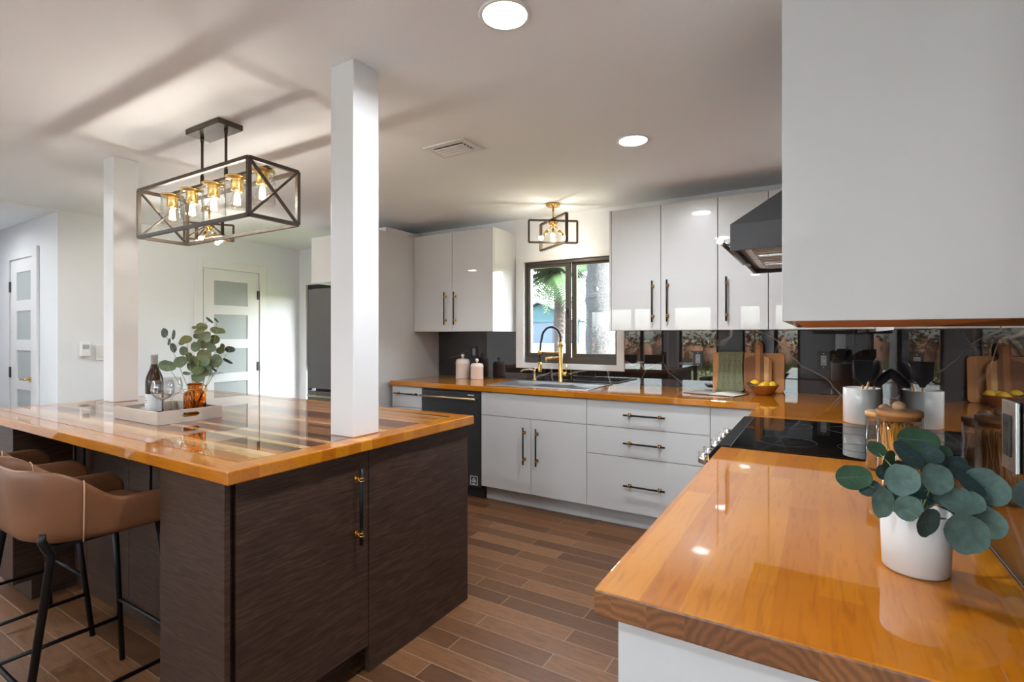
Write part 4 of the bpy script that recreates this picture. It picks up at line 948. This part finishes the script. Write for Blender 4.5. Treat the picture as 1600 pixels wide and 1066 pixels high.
VASE_LEAVES = [(-2.805, 1.285, 1.334, 0.018, 0.0252, 0, 2, 0, 0),
 (-2.767, 1.308, 1.325, 0.009, 0.027, -8, 2, 0, 0),
 (-2.777, 1.292, 1.289, 0.0072, 0.0192, -12, 2, 0, 0),
 (-2.759, 1.303, 1.26, 0.0168, 0.0264, 20, 2, 0, 0),
 (-2.678, 1.324, 1.301, 0.0297, 0.0214, 0, 1, -20, 0),
 (-2.74, 1.268, 1.172, 0.0448, 0.0283, -8, 0, 0, 0),
 (-2.667, 1.293, 1.193, 0.0363, 0.0281, 20, 0, 0, 0),
 (-2.697, 1.322, 1.245, 0.0226, 0.0238, 0, 0, 0, 0),
 (-2.621, 1.368, 1.364, 0.0298, 0.0214, 0, 1, 0, 0),
 (-2.596, 1.392, 1.397, 0.0239, 0.0066, -38, 2, 0, 0),
 (-2.568, 1.409, 1.397, 0.0155, 0.0054, -45, 2, 0, 0),
 (-2.549, 1.402, 1.346, 0.0344, 0.0178, -10, 1, 0, 0),
 (-2.586, 1.361, 1.319, 0.0354, 0.0212, 20, 1, 0, 0),
 (-2.596, 1.327, 1.266, 0.0245, 0.0257, 0, 0, 0, 0),
 (-2.61, 1.374, 1.283, 0.0369, 0.0286, 0, 1, 0, 0),
 (-2.575, 1.405, 1.301, 0.0275, 0.0251, 0, 1, 0, 0),
 (-2.539, 1.371, 1.26, 0.0246, 0.0223, 0, 0, 0, 0),
 (-2.534, 1.411, 1.247, 0.0214, 0.0178, 0, 1, 0, 0),
 (-2.542, 1.425, 1.267, 0.0119, 0.0155, 0, 0, 0, 0),
 (-2.517, 1.449, 1.252, 0.0264, 0.0168, -5, 2, 0, 0),
 (-2.516, 1.384, 1.199, 0.0264, 0.034, 10, 0, 0, 0),
 (-2.511, 1.434, 1.194, 0.0274, 0.0077, -28, 2, 0, 0),
 (-2.577, 1.357, 1.225, 0.0364, 0.0306, 0, 1, 0, 0),
 (-2.656, 1.347, 1.17, 0.0333, 0.0274, 0, 0, 0, 0),
 (-2.558, 1.35, 1.156, 0.0339, 0.0362, 0, 0, 0, 0),
 (-2.594, 1.337, 1.117, 0.0328, 0.0269, 0, 0, 0, 0),
 (-2.661, 1.316, 1.135, 0.0195, 0.0094, -8, 0, 0, 0),
 (-2.545, 1.385, 1.154, 0.0177, 0.0059, -35, 2, 0, 0),
 (-2.724, 1.324, 1.283, 0.0156, 0.012, 0, 1, 0, 0),
 (-2.666, 1.369, 1.319, 0.021, 0.015, 0, 0, 0, 0),
 (-2.702, 1.347, 1.223, 0.018, 0.015, 0, 1, 0, 0),
 (-2.61, 1.403, 1.199, 0.024, 0.024, 0, 0, 0, 0),
 (-2.634, 1.369, 1.2, 0.0299, 0.0263, 30, 1, -25, 15),
 (-2.546, 1.357, 1.307, 0.0257, 0.0199, -30, 0, -20, -20),
 (-2.683, 1.349, 1.205, 0.0216, 0.018, 10, 0, -20, 20),
 (-2.572, 1.388, 1.177, 0.0261, 0.0237, -20, 0, -30, 10),
 (-2.648, 1.371, 1.343, 0.0264, 0.0156, 15, 0, -35, 0),
 (-2.51, 1.407, 1.343, 0.0189, 0.0106, -35, 1, -20, 0),
 (-2.626, 1.337, 1.36, 0.0153, 0.0083, 0, 1, -10, 0),
 (-2.548, 1.347, 1.191, 0.0268, 0.021, -30, 0, -30, -10),
 (-2.569, 1.324, 1.151, 0.029, 0.0197, 20, 0, -35, 10),
 (-2.641, 1.3, 1.302, 0.0269, 0.0152, 25, 1, -30, 0)]
def spray(root, name, leaves, mats, base, m_stem, r, sag, mains, mv=None):
    lf = MB()
    for (x, y, z, rx, ry, roll, m, ta, tb) in leaves: lf.leaf((x, y, z), rx, ry, roll, ta, tb, m, .30 if mv is not None else .18, mv)
    lf.build('foliage', mats, root)
    st_ = MB(); B0 = Vector(base); samples = []
    for k, i in enumerate(mains):
        e = Vector(leaves[i][:3]); a_ = k * 2.4; s0 = B0 + Vector((math.cos(a_), math.sin(a_), 0)) * .010; mid = s0.lerp(e, .5) + Vector((0, 0, sag * (e - s0).length))
        pts = [s0.lerp(mid, t_ / 8 * 2).lerp(mid.lerp(e, t_ / 8), t_ / 8) if False else ((1 - t_ / 8) ** 2 * s0 + 2 * (1 - t_ / 8) * (t_ / 8) * mid + (t_ / 8) ** 2 * e) for t_ in range(9)]
        st_.tube(pts, [r * (1 - .06 * t_) for t_ in range(9)], 6); samples += pts[2:]
    for i, (x, y, z, rx, ry, roll, m, ta, tb) in enumerate(leaves):
        if i in mains: continue
        e = Vector((x, y, z)); n_ = min(samples, key=lambda q_: (q_ - e).length + max(0, q_.z - e.z) * .8); e2 = e + (n_ - e).normalized() * min(rx, ry) * .7
        st_.tube([n_, n_.lerp(e2, .5) + Vector((0, 0, .003)), e2], [r * .55, r * .5, r * .4], 5)
    st_.build('stems', m_stem, root)
t = thing('eucalyptus_sprig', 'green eucalyptus branches standing in the amber vase', 'plant', (c[0], c[1], c[2] + .02), 'greenery')
spray(t, 'eucalyptus', VASE_LEAVES, [M['euc_green'], M['euc_olive'], M['euc_dark']], (c[0], c[1], c[2] + .03), M['stem'], .0022, .05, [0, 4, 8, 11, 19, 5, 20])

# ---------------------------------------------------------------- potted plant in the foreground
c = (.140, 1.094, ZT + .0006)
t = thing('potted_plant', 'silver dollar eucalyptus in a white pot in the right foreground', 'plant', c)
MB().lathe([(.0001, 0), (.043, 0), (.0465, .004), (.0500, .101), (.0488, .102), (.0465, .099), (.0445, .070), (.0001, .070)], c, 48).build('pot', M['pot_white'], t)
MB().lathe([(.0450, .083), (.030, .088), (.0001, .090)], c, 32).build('soil', M['soil'], t)
spray(t, 'leaf', POT_LEAVES, [M['leaf_green'], M['leaf_teal'], M['leaf_dark'], M['vein']], (c[0], c[1], c[2] + .085), M['stem'], .0016, .10, [0, 2, 4, 9, 12, 15, 5], 3)

# ---------------------------------------------------------------- canisters
def canister(c, r, h, label):
    t = thing('canister', label, 'canister', c, 'cream canisters')
    MB().lathe([(.0001, 0), (r * .96, 0), (r, .004), (r, h * .72), (r * 1.02, h * .73), (r * 1.02, h * .75)], c, 36).build('jar', M['cream'], t)
    MB().lathe([(r * 1.02, h * .752), (r * 1.02, h * .775), (r * .99, h * .86), (r * .86, h * .95), (r * .55, h * .99), (r * .2, h), (.0001, h)], c, 36).build('lid', M['cream'], t)
    MB().lathe([(.007, h - .001), (.007, h + .008), (.014, h + .016), (.0165, h + .026), (.012, h + .038), (.0001, h + .042)], c, 20).build('knob', M['cream'], t)
canister((-2.905, 3.905, ZT + .0006), .066, .187, 'taller cream canister left of the sink')
canister((-2.722, 3.880, ZT + .0006), .060, .150, 'shorter cream canister left of the sink')

# ---------------------------------------------------------------- cutting boards, towel, bowl, book
def rounded(x0, x1, z0, z1, r, n=6):
    out = []
    for cx_, cz, a0 in ((x1 - r, z0 + r, -90), (x1 - r, z1 - r, 0), (x0 + r, z1 - r, 90), (x0 + r, z0 + r, 180)):
        for k in range(n + 1): a = R(a0 + 90 * k / n); out.append((cx_ + r * math.cos(a), cz + r * math.sin(a)))
    return out
def leaning(poly, th, yb_, lean, zb):
    mb = MB(); n = len(poly)
    f = lambda x, z, o: (x, yb_ + (z - zb) * lean + o, zb + (z - zb) * math.cos(math.atan(lean)))
    vs = [f(x, z, 0) for x, z in poly] + [f(x, z, th) for x, z in poly]
    mb.add(vs, [tuple(range(n)), tuple(range(2 * n - 1, n - 1, -1))], 0)
    for i in range(n): j = (i + 1) % n; mb.add([vs[i], vs[n + i], vs[n + j], vs[j]], [(0, 1, 2, 3)], 0)
    return mb
zb = ZT + .0008
t = thing('cutting_board', 'large pale cutting board leaning on the backsplash behind the towel', 'cutting board', (-.44, 4.02, zb))
leaning(rounded(-.680, -.208, zb, zb + .278, .022), .018, 4.018, .085, zb).build('board', M['maple'], t, bevel=.002)
hb = MB(); hz = zb + .135; hb.tube([(-.630, 4.018 + .135 * .085 - .0006, hz), (-.630, 4.018 + .135 * .085 + .003, hz)], .0155, 24); hb.build('hole', M['gap'], t)  # dark disc on the board face, in place of a shaded hole
t = thing('paddle_board', 'striped acacia paddle board leaning in front of the pale board', 'cutting board', (-.37, 3.97, zb))
pl = rounded(-.462, -.284, zb, zb + .255, .045); 
hw = .027; cxh = -.367; top = zb + .362
poly = [p for p in pl]
i_tl = max(range(len(poly)), key=lambda i: (poly[i][1] > zb + .24, -poly[i][0]))
body_top = [p for p in poly]
hand = [(cxh + hw + .012, zb + .255), (cxh + hw, zb + .270)] + [(cxh + hw * math.cos(R(a)), top - hw + hw * math.sin(R(a))) for a in range(0, 181, 20)] + [(cxh - hw, zb + .270), (cxh - hw - .012, zb + .255)]
k = 14                                        # after the two right corners the outline runs along the top edge
poly = body_top[:k] + hand + body_top[k:]
leaning(poly, .016, 3.962, .120, zb).build('board', M['acacia'], t, bevel=.002)
MB().tube([(cxh, 3.962 + .120 * .345 - .0006, zb + .342), (cxh, 3.962 + .120 * .345 + .003, zb + .342)], .006, 16).build('hole', M['gap'], t)  # hanging hole drawn as a dark disc for its shade
t = thing('kitchen_towel', 'sage green dotted towel draped over the pale cutting board', 'towel', (-.53, 4.0, zb))
def tw(u, v):
    x = -.640 + u * .172 + .006 * math.sin(v * 5 + u * 3); s = v * .31
    w_ = .004 * math.sin(u * 15 + v * 2) + .003 * math.sin(u * 27)
    if v < .06: k = v / .06; return (x, 4.0405 - .0285 * k + .026 * (1 - k) * 0, zb + .2825 - .000 * k)
    z = zb + .2825 - (v - .06) / .80 * .272
    if v < .86: return (x, 4.0115 - (zb + .2825 - z) * .085 - .0055 + w_ * min(1, (v - .06) * 4) * .8 - .004, z)
    k = (v - .86) / .14; return (x - .01 * k, 3.979 - .060 * k + w_ * .8, zb + .0105 - .0055 * k + .0025 * math.sin(u * 9) * 0)
MB().grid(tw, 40, 50).build('cloth', M['towel'], t, solid=.003)
dt = MB()
for i in range(5):
    for j in range(6):
        u, v = (i + .5 + .25 * (j % 2)) / 5.5, .12 + j * .12
        p = tw(u, v); dt.tube([(p[0], p[1] - .0030, p[2]), (p[0], p[1] - .0018, p[2])], .0035, 8)
dt.build('printed_dots', M['euc_dark'], t)
c = (-.325, 3.845, zb)
t = thing('wooden_bowl', 'flared wooden bowl holding lemons beside the boards', 'bowl', c)
MB().lathe([(.0001, 0), (.046, 0), (.050, .004), (.070, .028), (.094, .062), (.098, .068), (.094, .068), (.086, .058), (.062, .030), (.040, .014), (.0001, .012)], c, 44).build('bowl', M['bowlwood'], t)
def lemon(p, ax, label):
    t = thing('lemon', label, 'lemon', p, 'lemons in the wooden bowl')
    ax = Vector(ax).normalized(); mb = MB(); prof = [(-.036, .0006), (-.033, .005), (-.028, .013), (-.018, .0225), (0, .027), (.018, .0225), (.027, .014), (.033, .0055), (.037, .0006)]
    mb.tube([Vector(p) + ax * a for a, r_ in prof], [r_ for a, r_ in prof], 20); mb.build('fruit', M['lemon'], t)
    return t
L1 = lemon((-.377, 3.835, zb + .075), (.8, -.5, .2), 'leftmost lemon in the bowl, beside the dark leaves')
lemon((-.318, 3.800, zb + .063), (1, .3, .05), 'middle lemon in the wooden bowl')
lemon((-.268, 3.842, zb + .066), (.4, 1, .05), 'rightmost lemon in the wooden bowl')
lemon((-.318, 3.885, zb + .060), (1, -.1, 0), 'lemon at the back of the wooden bowl')
t = thing('lemon_leaves', 'two dark green leaves lying on the leftmost lemon', 'leaf', (-.398, 3.80, zb + .08))
lf = MB(); lf.leaf((-.400, 3.800, zb + .068), .026, .013, -20, -20, 0).leaf((-.372, 3.786, zb + .060), .024, .012, 15, -30, 10); lf.build('leaf', M['leaf_dark'], t)
t = thing('cookbook', 'open cookbook lying on the worktop in front of the towel', 'book', (-.60, 3.755, zb))
ar = R(-15.5); cc = Vector((-.612, 3.755, 0)); ux = Vector((math.cos(ar), math.sin(ar), 0)); uy = Vector((-math.sin(ar), math.cos(ar), 0))
MB().obox(cc + Vector((0, 0, zb + .0015)), ux, uy, (0, 0, 1), .178, .125, .0015).build('cover', M['dark_wood'], t)
for s in (-1, 1):
    def pg(u, v, s=s):
        x = s * (.003 + u * .170); z = .0035 + .012 * math.sin(math.pi * min(1, u * .9 + .12)) * (1 - .55 * u)
        p = cc + ux * x + uy * ((v - .5) * .240); return (p.x, p.y, zb + z)
    P_ = MB(); P_.grid(pg, 14, 2)
    def pg0(u, v, s=s):
        p = cc + ux * (s * (.003 + u * .170)) + uy * ((v - .5) * .240); return (p.x, p.y, zb + .0032)
    nU = 14
    for v in (0, 1):
        vs = [pg(i / 13, v) for i in range(nU)] + [pg0(i / 13, v) for i in range(nU)]; P_.add(vs, [(i, i + 1, nU + i + 1, nU + i) for i in range(nU - 1)], 0)
    P_.add([pg(1, 0), pg(1, 1), pg0(1, 1), pg0(1, 0)], [(0, 1, 2, 3)], 0)
    P_.build('pages', M['cover'] if s < 0 else M['paper'], t)

# ---------------------------------------------------------------- utensil crock
c = (.168, 2.828, ZT + .0006)
t = thing('utensil_crock', 'white ceramic utensil crock beyond the cooktop', 'crock', c)
MB().lathe([(.0001, 0), (.070, 0), (.074, .004), (.0745, .158), (.073, .161), (.069, .160), (.068, .012), (.0001, .010)], c, 48).build('body', M['ceramic'], t)
MB().obox((c[0] + .0757, c[1], c[2] + .105), (0, 1, 0), (1, 0, 0), (0, 0, 1), .014, .001, .055).build('notch', M['dark_wood'], t)
rt = Vector((.857, .516, 0)); fw = Vector((-.516, .857, 0)); C0 = Vector(c)
def utensil(name, label, foot, lean, L):
    a = C0 + rt * foot[0] + fw * foot[1] + Vector((0, 0, .014)); b = C0 + rt * lean[0] + fw * lean[1] + Vector((0, 0, L))
    t = thing(name, label, 'utensil', a, 'utensils in the crock'); MB().tube([a, a.lerp(b, .55), b], [.007, .007, .005], 10).build('handle', M['lidwood'], t); return t, a, b, (b - a).normalized()
t, a, b, dr = utensil('spatula', 'square black silicone turner in the crock', (-.030, -.012), (-.010, -.022), .175)
up = Vector((0, 0, 1)); pts = [(-.010, 0), (-.014, .010), (-.040, .036), (-.045, .112), (.045, .112), (.040, .036), (.014, .010), (.010, 0)]
mb = MB(); n = len(pts); vs = [b + rt * x + up * z + fw * o for o in (-.0025, .0025) for x, z in pts]
mb.add(vs, [tuple(range(n)), tuple(range(2 * n - 1, n - 1, -1))] + [(i, n + i, n + (i + 1) % n, (i + 1) % n) for i in range(n)]); mb.build('blade', M['silicone'], t)
def scoop(t, b, dr, side, L, W, dep, m):
    nrm = dr.cross(side).normalized()
    def fn(u, v):
        s = math.sin(math.pi * (u * .94 + .03)) ** .55; y = (v - .5) * W * s
        return b + dr * (u * L) + side * y + nrm * (-dep * s * (1 - (2 * v - 1) ** 2))
    MB().grid(fn, 20, 12).build('bowl', m, t, solid=.003)
t, a, b, dr = utensil('ladle_spoon', 'grey black serving spoon leaning right in the crock', (.004, .034), (.050, .026), .185)
scoop(t, b, Vector((.32, .18, .93)).normalized(), Vector((.76, .46, -.36)).normalized(), .105, .055, .016, M['silicone'])
t, a, b, dr = utensil('slotted_spoon', 'black slotted spoon leaning furthest right in the crock', (.006, -.040), (.026, -.044), .172)
scoop(t, b, Vector((.66, .40, .62)).normalized(), Vector((-.30, -.25, .55)).normalized(), .125, .045, .010, M['silicone'])

# ---------------------------------------------------------------- glass jars with wooden lids
def jar(c, r, h, label, fill):
    t = thing('glass_jar', label, 'jar', c, 'glass jars with wooden lids')
    MB().lathe([(.0001, 0), (r - .004, 0), (r, .004), (r, h), (r - .003, h), (r - .003, .007), (.0001, .006)], c, 40).build('glass', M['thin_glass'], t)
    lid = MB().lathe([(.0001, h - .010), (r - .004, h - .010), (r - .004, h + .0006), (r + .001, h + .001), (r + .001, h + .013), (r - .002, h + .015), (.0001, h + .015)], c, 40).build('lid', M['lidwood'], t)
    MB().sphere((c[0], c[1], c[2] + h + .024), .0155, 20, 0, .85).build('knob', M['knobwood'], lid)
    if fill == 'pasta':
        mb = MB(); random.seed(3)
        for k in range(150):
            a = random.uniform(0, 6.283); r0 = (r - .008) * math.sqrt(random.random()); a2 = a + random.gauss(0, .75); r1 = (r - .0075) * math.sqrt(random.random())
            hh = h * random.uniform(.74, .90)
            mb.tube([(c[0] + r0 * math.cos(a), c[1] + r0 * math.sin(a), c[2] + .008), (c[0] + r1 * math.cos(a2), c[1] + r1 * math.sin(a2), c[2] + hh)], .00125, 5)
        o = mb.build('spaghetti', M['pasta'], t); o['kind'] = 'stuff'
    else:
        o = MB().lathe([(.0001, .0075), (r - .0045, .0075), (r - .0045, h * .52), (r * .5, h * .55), (.0001, h * .54)], c, 32).build('grains', M['oats'], t); o['kind'] = 'stuff'
jar((.178, 1.650, ZT + .0006), .0495, .190, 'glass jar of spaghetti with a wooden lid behind the plant', 'pasta')
jar((.166, 1.862, ZT + .0006), .0475, .158, 'glass jar of grains half hidden behind the spaghetti jar', 'oats')

# ---------------------------------------------------------------- outlets
def outlet(label, c, n, plate, w_=.072, h=.116):
    n = Vector(n); a = Vector((abs(n.y), abs(n.x), 0)); c = Vector(c)
    t = thing('outlet', label, 'outlet', c, 'wall outlets')
    MB().obox(c + n * .004, a, n, (0, 0, 1), w_ / 2, .0035, h / 2).build('wall_plate', M[plate], t, bevel=.002)
    s = MB().obox(c + n * .009, a, n, (0, 0, 1), .0165, .0016, .034).build('receptacle', M['sock'] if plate == 'black' else M['black'], t, bevel=.001)
    mb = MB()
    for z in (-.018, .018):
        for q_ in (-.006, .006): mb.obox(c + n * .0108 + a * q_ + Vector((0, 0, z)), a, n, (0, 0, 1), .0012, .0003, .0045)
        mb.obox(c + n * .0108 + Vector((0, 0, z - .010)), a, n, (0, 0, 1), .002, .0003, .002)
    mb.build('slot_shade', M['gap'], s)  # dark blocks on the face paint the shade in the slots
    sc = MB()
    for z in (-.047, .047): sc.cyl(c + n * .0076 + Vector((0, 0, z)), c + n * .0085 + Vector((0, 0, z)), .003, 10)
    sc.build('screws', M['steel'], t)
outlet('black framed outlet on the backsplash left of the cutting boards', (-.793, YB - .0115, 1.146), (0, -1, 0), 'black')
outlet('black framed outlet on the backsplash near the corner', (.026, YB - .0115, 1.152), (0, -1, 0), 'black')
outlet('black outlet behind the cream canisters', (-2.885, YB - .0115, 1.165), (0, -1, 0), 'black')
outlet('steel outlet plate on the marble at the right edge of the photo', (XR - .0115, 1.150, 1.152), (-1, 0, 0), 'steel')

# ---------------------------------------------------------------- dining corner behind the camera (seen mirrored in the backsplash)
t = thing('dining_table', 'grey dining table by the patio doors behind the camera', 'table', (-2.95, -2.9, 0))
MB().box(-3.70, -2.20, -3.35, -2.45, .715, .75).build('tabletop', M['dining'], t, bevel=.004)
for x in (-3.62, -2.28):
    for y in (-3.27, -2.53): MB().box(x - .035, x + .035, y - .035, y + .035, 0.0005, .714).build('leg', M['dining'], t)
def chair():
    t = thing('dining_chair', '', 'chair', (0, 0, 0), 'charcoal dining chairs')
    MB().box(-.23, .23, -.23, .22, .43, .49).build('seat', M['dark_fabric'], t, bevel=.02)
    MB().obox((0, -.235, .72), (1, 0, 0), (0, 1, -.12), (0, .12, 1), .22, .022, .235).build('backrest', M['dark_fabric'], t, bevel=.015)
    for sx in (-.19, .19):
        for sy in (-.19, .18): MB().tube([(sx * 1.08, sy * 1.08, 0), (sx, sy, .43)], [.012, .018], 10).build('leg', M['dark_wood'], t)
    return t
k = chair(); k.location = (-1.85, -2.80, 0); k.rotation_euler = (0, 0, R(90)); k['label'] = 'charcoal dining chair at the right end of the dining table'
dup(k, (-2.75, -2.10, 0), 'charcoal dining chair on the island side of the dining table', R(180))
dup(k, (-3.35, -2.10, 0), 'charcoal dining chair at the left of the island side of the table', R(180))
dup(k, (-2.95, -3.70, 0), 'charcoal dining chair with its back to the patio doors', 0.0)

# ---------------------------------------------------------------- outdoors
def ground(name, m, label, x0, x1, pts, cat='ground'):
    mb = MB()
    vs = [(x, y, z) for y, z in pts for x in (x0, x1)]; n = len(pts)
    mb.add(vs, [(2 * i, 2 * i + 1, 2 * i + 3, 2 * i + 2) for i in range(n - 1)]); o = mb.build(name, M[m]); tag(o, label, cat, kind='structure')
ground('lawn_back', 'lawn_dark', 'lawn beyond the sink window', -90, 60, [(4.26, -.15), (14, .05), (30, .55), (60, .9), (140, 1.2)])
ground('patio', 'patio', 'concrete patio outside the patio doors', -12, 8, [(-4.66, -.02), (-8.2, -.04)])
ground('lawn_rear', 'lawn', 'lawn beyond the patio', -60, 60, [(-8.2, -.05), (-30, .2), (-90, .6)])
ground('road', 'asphalt', 'pale road strip across the lawn beyond the sink window', -90, 60, [(36.0, .66), (39.5, .72)])
random.seed(11)
def tuft(mb, c, r, n, s, flat=1.0):
    for k in range(n):
        v = Vector((random.gauss(0, 1), random.gauss(0, 1), random.gauss(0, 1))).normalized() * r * random.uniform(.35, 1); v.z *= flat
        p = Vector(c) + v; a = Vector((random.gauss(0, 1), random.gauss(0, 1), random.gauss(0, 1))).normalized(); b = a.orthogonal().normalized()
        mb.add([p - a * s, p + b * s * .6, p + a * s, p - b * s * .6], [(0, 1, 2, 3)], 0)
hd = MB()
for k in range(62):
    x = -26 + k * .62; y = -13 + random.uniform(-.8, .8); h = random.uniform(1.0, 1.6)
    hd.lathe([(.55, -.2), (.60, h * .4), (.42, h * .7), (.0001, h * .9)], (x, y, 0), 8)
    for q_ in range(3): tuft(hd, (x + random.gauss(0, .3), y + random.gauss(0, .2), h * (.35 + .28 * q_)), .55, 90, .075)
tag(hd.build('hedge', M['hedge']), 'reddish shrub hedge beyond the patio', 'hedge', kind='stuff')
hd = MB()
for k in range(70):
    x = -24 + k * .5; y = -10.3 + random.uniform(-.3, .3)
    tuft(hd, (x, y, .28), .42, 110, .06, .8)
tag(hd.build('hedge', M['green_hedge']), 'low green shrubs in front of the reddish hedge', 'hedge', kind='stuff')
def palm(label, base, h, r0, r1, barkm, nf, fl, droop, seed, head=True):
    t = thing('palm_tree', label, 'palm tree', base); random.seed(seed); x, y, z = base
    prof = [(r0 * 1.25, 0)] + [(r0 + (r1 - r0) * k / 30 + random.uniform(-.05, .10) * r0, h * k / 30) for k in range(1, 31)]
    MB().lathe(prof, base, 20).build('trunk', M[barkm], t)
    if not head: return t
    fr = MB()
    for k in range(nf):
        a = 2 * math.pi * k / nf + random.uniform(-.2, .2); el = random.uniform(-.5, 1.0); d = Vector((math.cos(a), math.sin(a), 0)); L = fl * random.uniform(.8, 1.1); top = Vector((x, y, z + h))
        rib = [top + d * (L * s_ * math.cos(el * (1 - s_ * .4))) + Vector((0, 0, L * (s_ * math.sin(el) - droop * s_ * s_))) for s_ in [i / 12 for i in range(13)]]
        fr.tube(rib, .012, 4)
        sd = Vector((-d.y, d.x, 0))
        for i in range(2, 13):
            for s in (-1, 1):
                for q_ in (0, .5):
                    p = rib[i - 1].lerp(rib[i], q_); w2 = L * .32 * math.sin(math.pi * (i / 13) ** .7) + .05; e = p + sd * s * w2 * .8 + d * w2 * .5 + Vector((0, 0, -w2 * .55)); m_ = p.lerp(e, .5) + Vector((0, 0, w2 * .12)); tg = (rib[i] - rib[i - 1]).normalized() * .022
                    fr.add([p - tg, p + tg, m_ + tg, e, m_ - tg], [(0, 1, 2, 3, 4)], 0)
    fr.build('fronds', M['frond'], t)
palm('broad grey palm trunk right outside the sink window', (-3.08, 7.9, -.02), 5.2, .235, .21, 'palm_bark', 14, 1.6, .5, 1)
palm('palm with brown trunk seen through the left window pane', (-5.80, 12.0, .0), 3.0, .135, .15, 'brown_bark', 30, 1.45, .45, 2)
palm('slim palm behind the broad trunk in the right window pane', (-7.55, 18.2, .15), 3.0, .10, .11, 'palm_bark', 22, 1.5, .8, 3)
palm('palm outside the right patio doors', (-1.25, -8.6, 0), 4.4, .20, .18, 'palm_bark', 14, 1.6, .5, 5)
t = thing('house', 'teal gabled house across the lawn beyond the window', 'house', (-20.9, 42, .66))
hx0, hx1, hy, zb0 = -24.6, -17.9, 41.0, .66
mb = MB(); mb.box(hx0, hx1, hy, hy + 8, zb0, 2.95); mb.build('walls', M['blue_wall'], t)
gx = -22.0
mb = MB(); mb.add([(gx - 3.0, hy - .03, 2.95), (gx + 3.4, hy - .03, 2.95), (gx + .2, hy - .03, 4.25)], [(0, 1, 2)]); mb.box(gx - 3.0, gx + 3.4, hy - .12, hy - .01, 2.62, 2.95); mb.build('gable', M['teal_wall'], t)
mb = MB(); mb.add([(gx - 3.4, hy - .5, 2.85), (gx + .2, hy - .5, 4.45), (gx + .2, hy + 8, 4.45), (gx - 3.4, hy + 8, 2.85), (gx + 4.4, hy - .5, 2.75), (gx + 4.4, hy + 8, 2.75)], [(0, 1, 2, 3), (1, 4, 5, 2)]); mb.build('roof', M['roof'], t, solid=.15)
MB().box(-20.5, -18.3, hy - .06, hy - .002, zb0, 2.3).build('garage_door', M['dark_garage'], t)
MB().box(-23.6, -22.4, hy - .06, hy - .002, 1.55, 2.3).build('window', M['pane'], t)
t = thing('tree', 'pale leafy tree behind the teal house', 'tree', (-19.5, 34, .6)); random.seed(21)
MB().tube([(-19.5, 34, .6), (-19.2, 34, 2.6), (-18.8, 34.2, 4.4)], [.22, .16, .08], 10).build('trunk', M['brown_bark'], t)
cr = MB()
for k in range(26): tuft(cr, (-19.2 + random.gauss(0, 1.5), 34 + random.gauss(0, 1.2), 4.9 + random.gauss(0, .8)), .8, 70, .10)
cr.build('crown', M['tree_leaf'], t)
for i, (x, y, s) in enumerate(((-30, 60, 3.5), (-22, 64, 4), (-14, 62, 3.6), (-8, 58, 3.2))):
    t = thing('tree', ['distant green tree at the far left beyond the lawn', 'distant green tree behind the teal house roof', 'distant green tree right of the teal house', 'distant green tree behind the broad palm trunk'][i], 'tree', (x, y, .8)); 
    MB().tube([(x, y, .8), (x, y, 2.5 + s * .3)], .25, 8).build('trunk', M['brown_bark'], t)
    cr = MB()
    for k in range(14): tuft(cr, (x + random.gauss(0, s * .4), y + random.gauss(0, s * .3), 2.6 + s * .55 + random.gauss(0, s * .22)), s * .4, 50, .25)
    cr.build('crown', M['tree_leaf'], t)
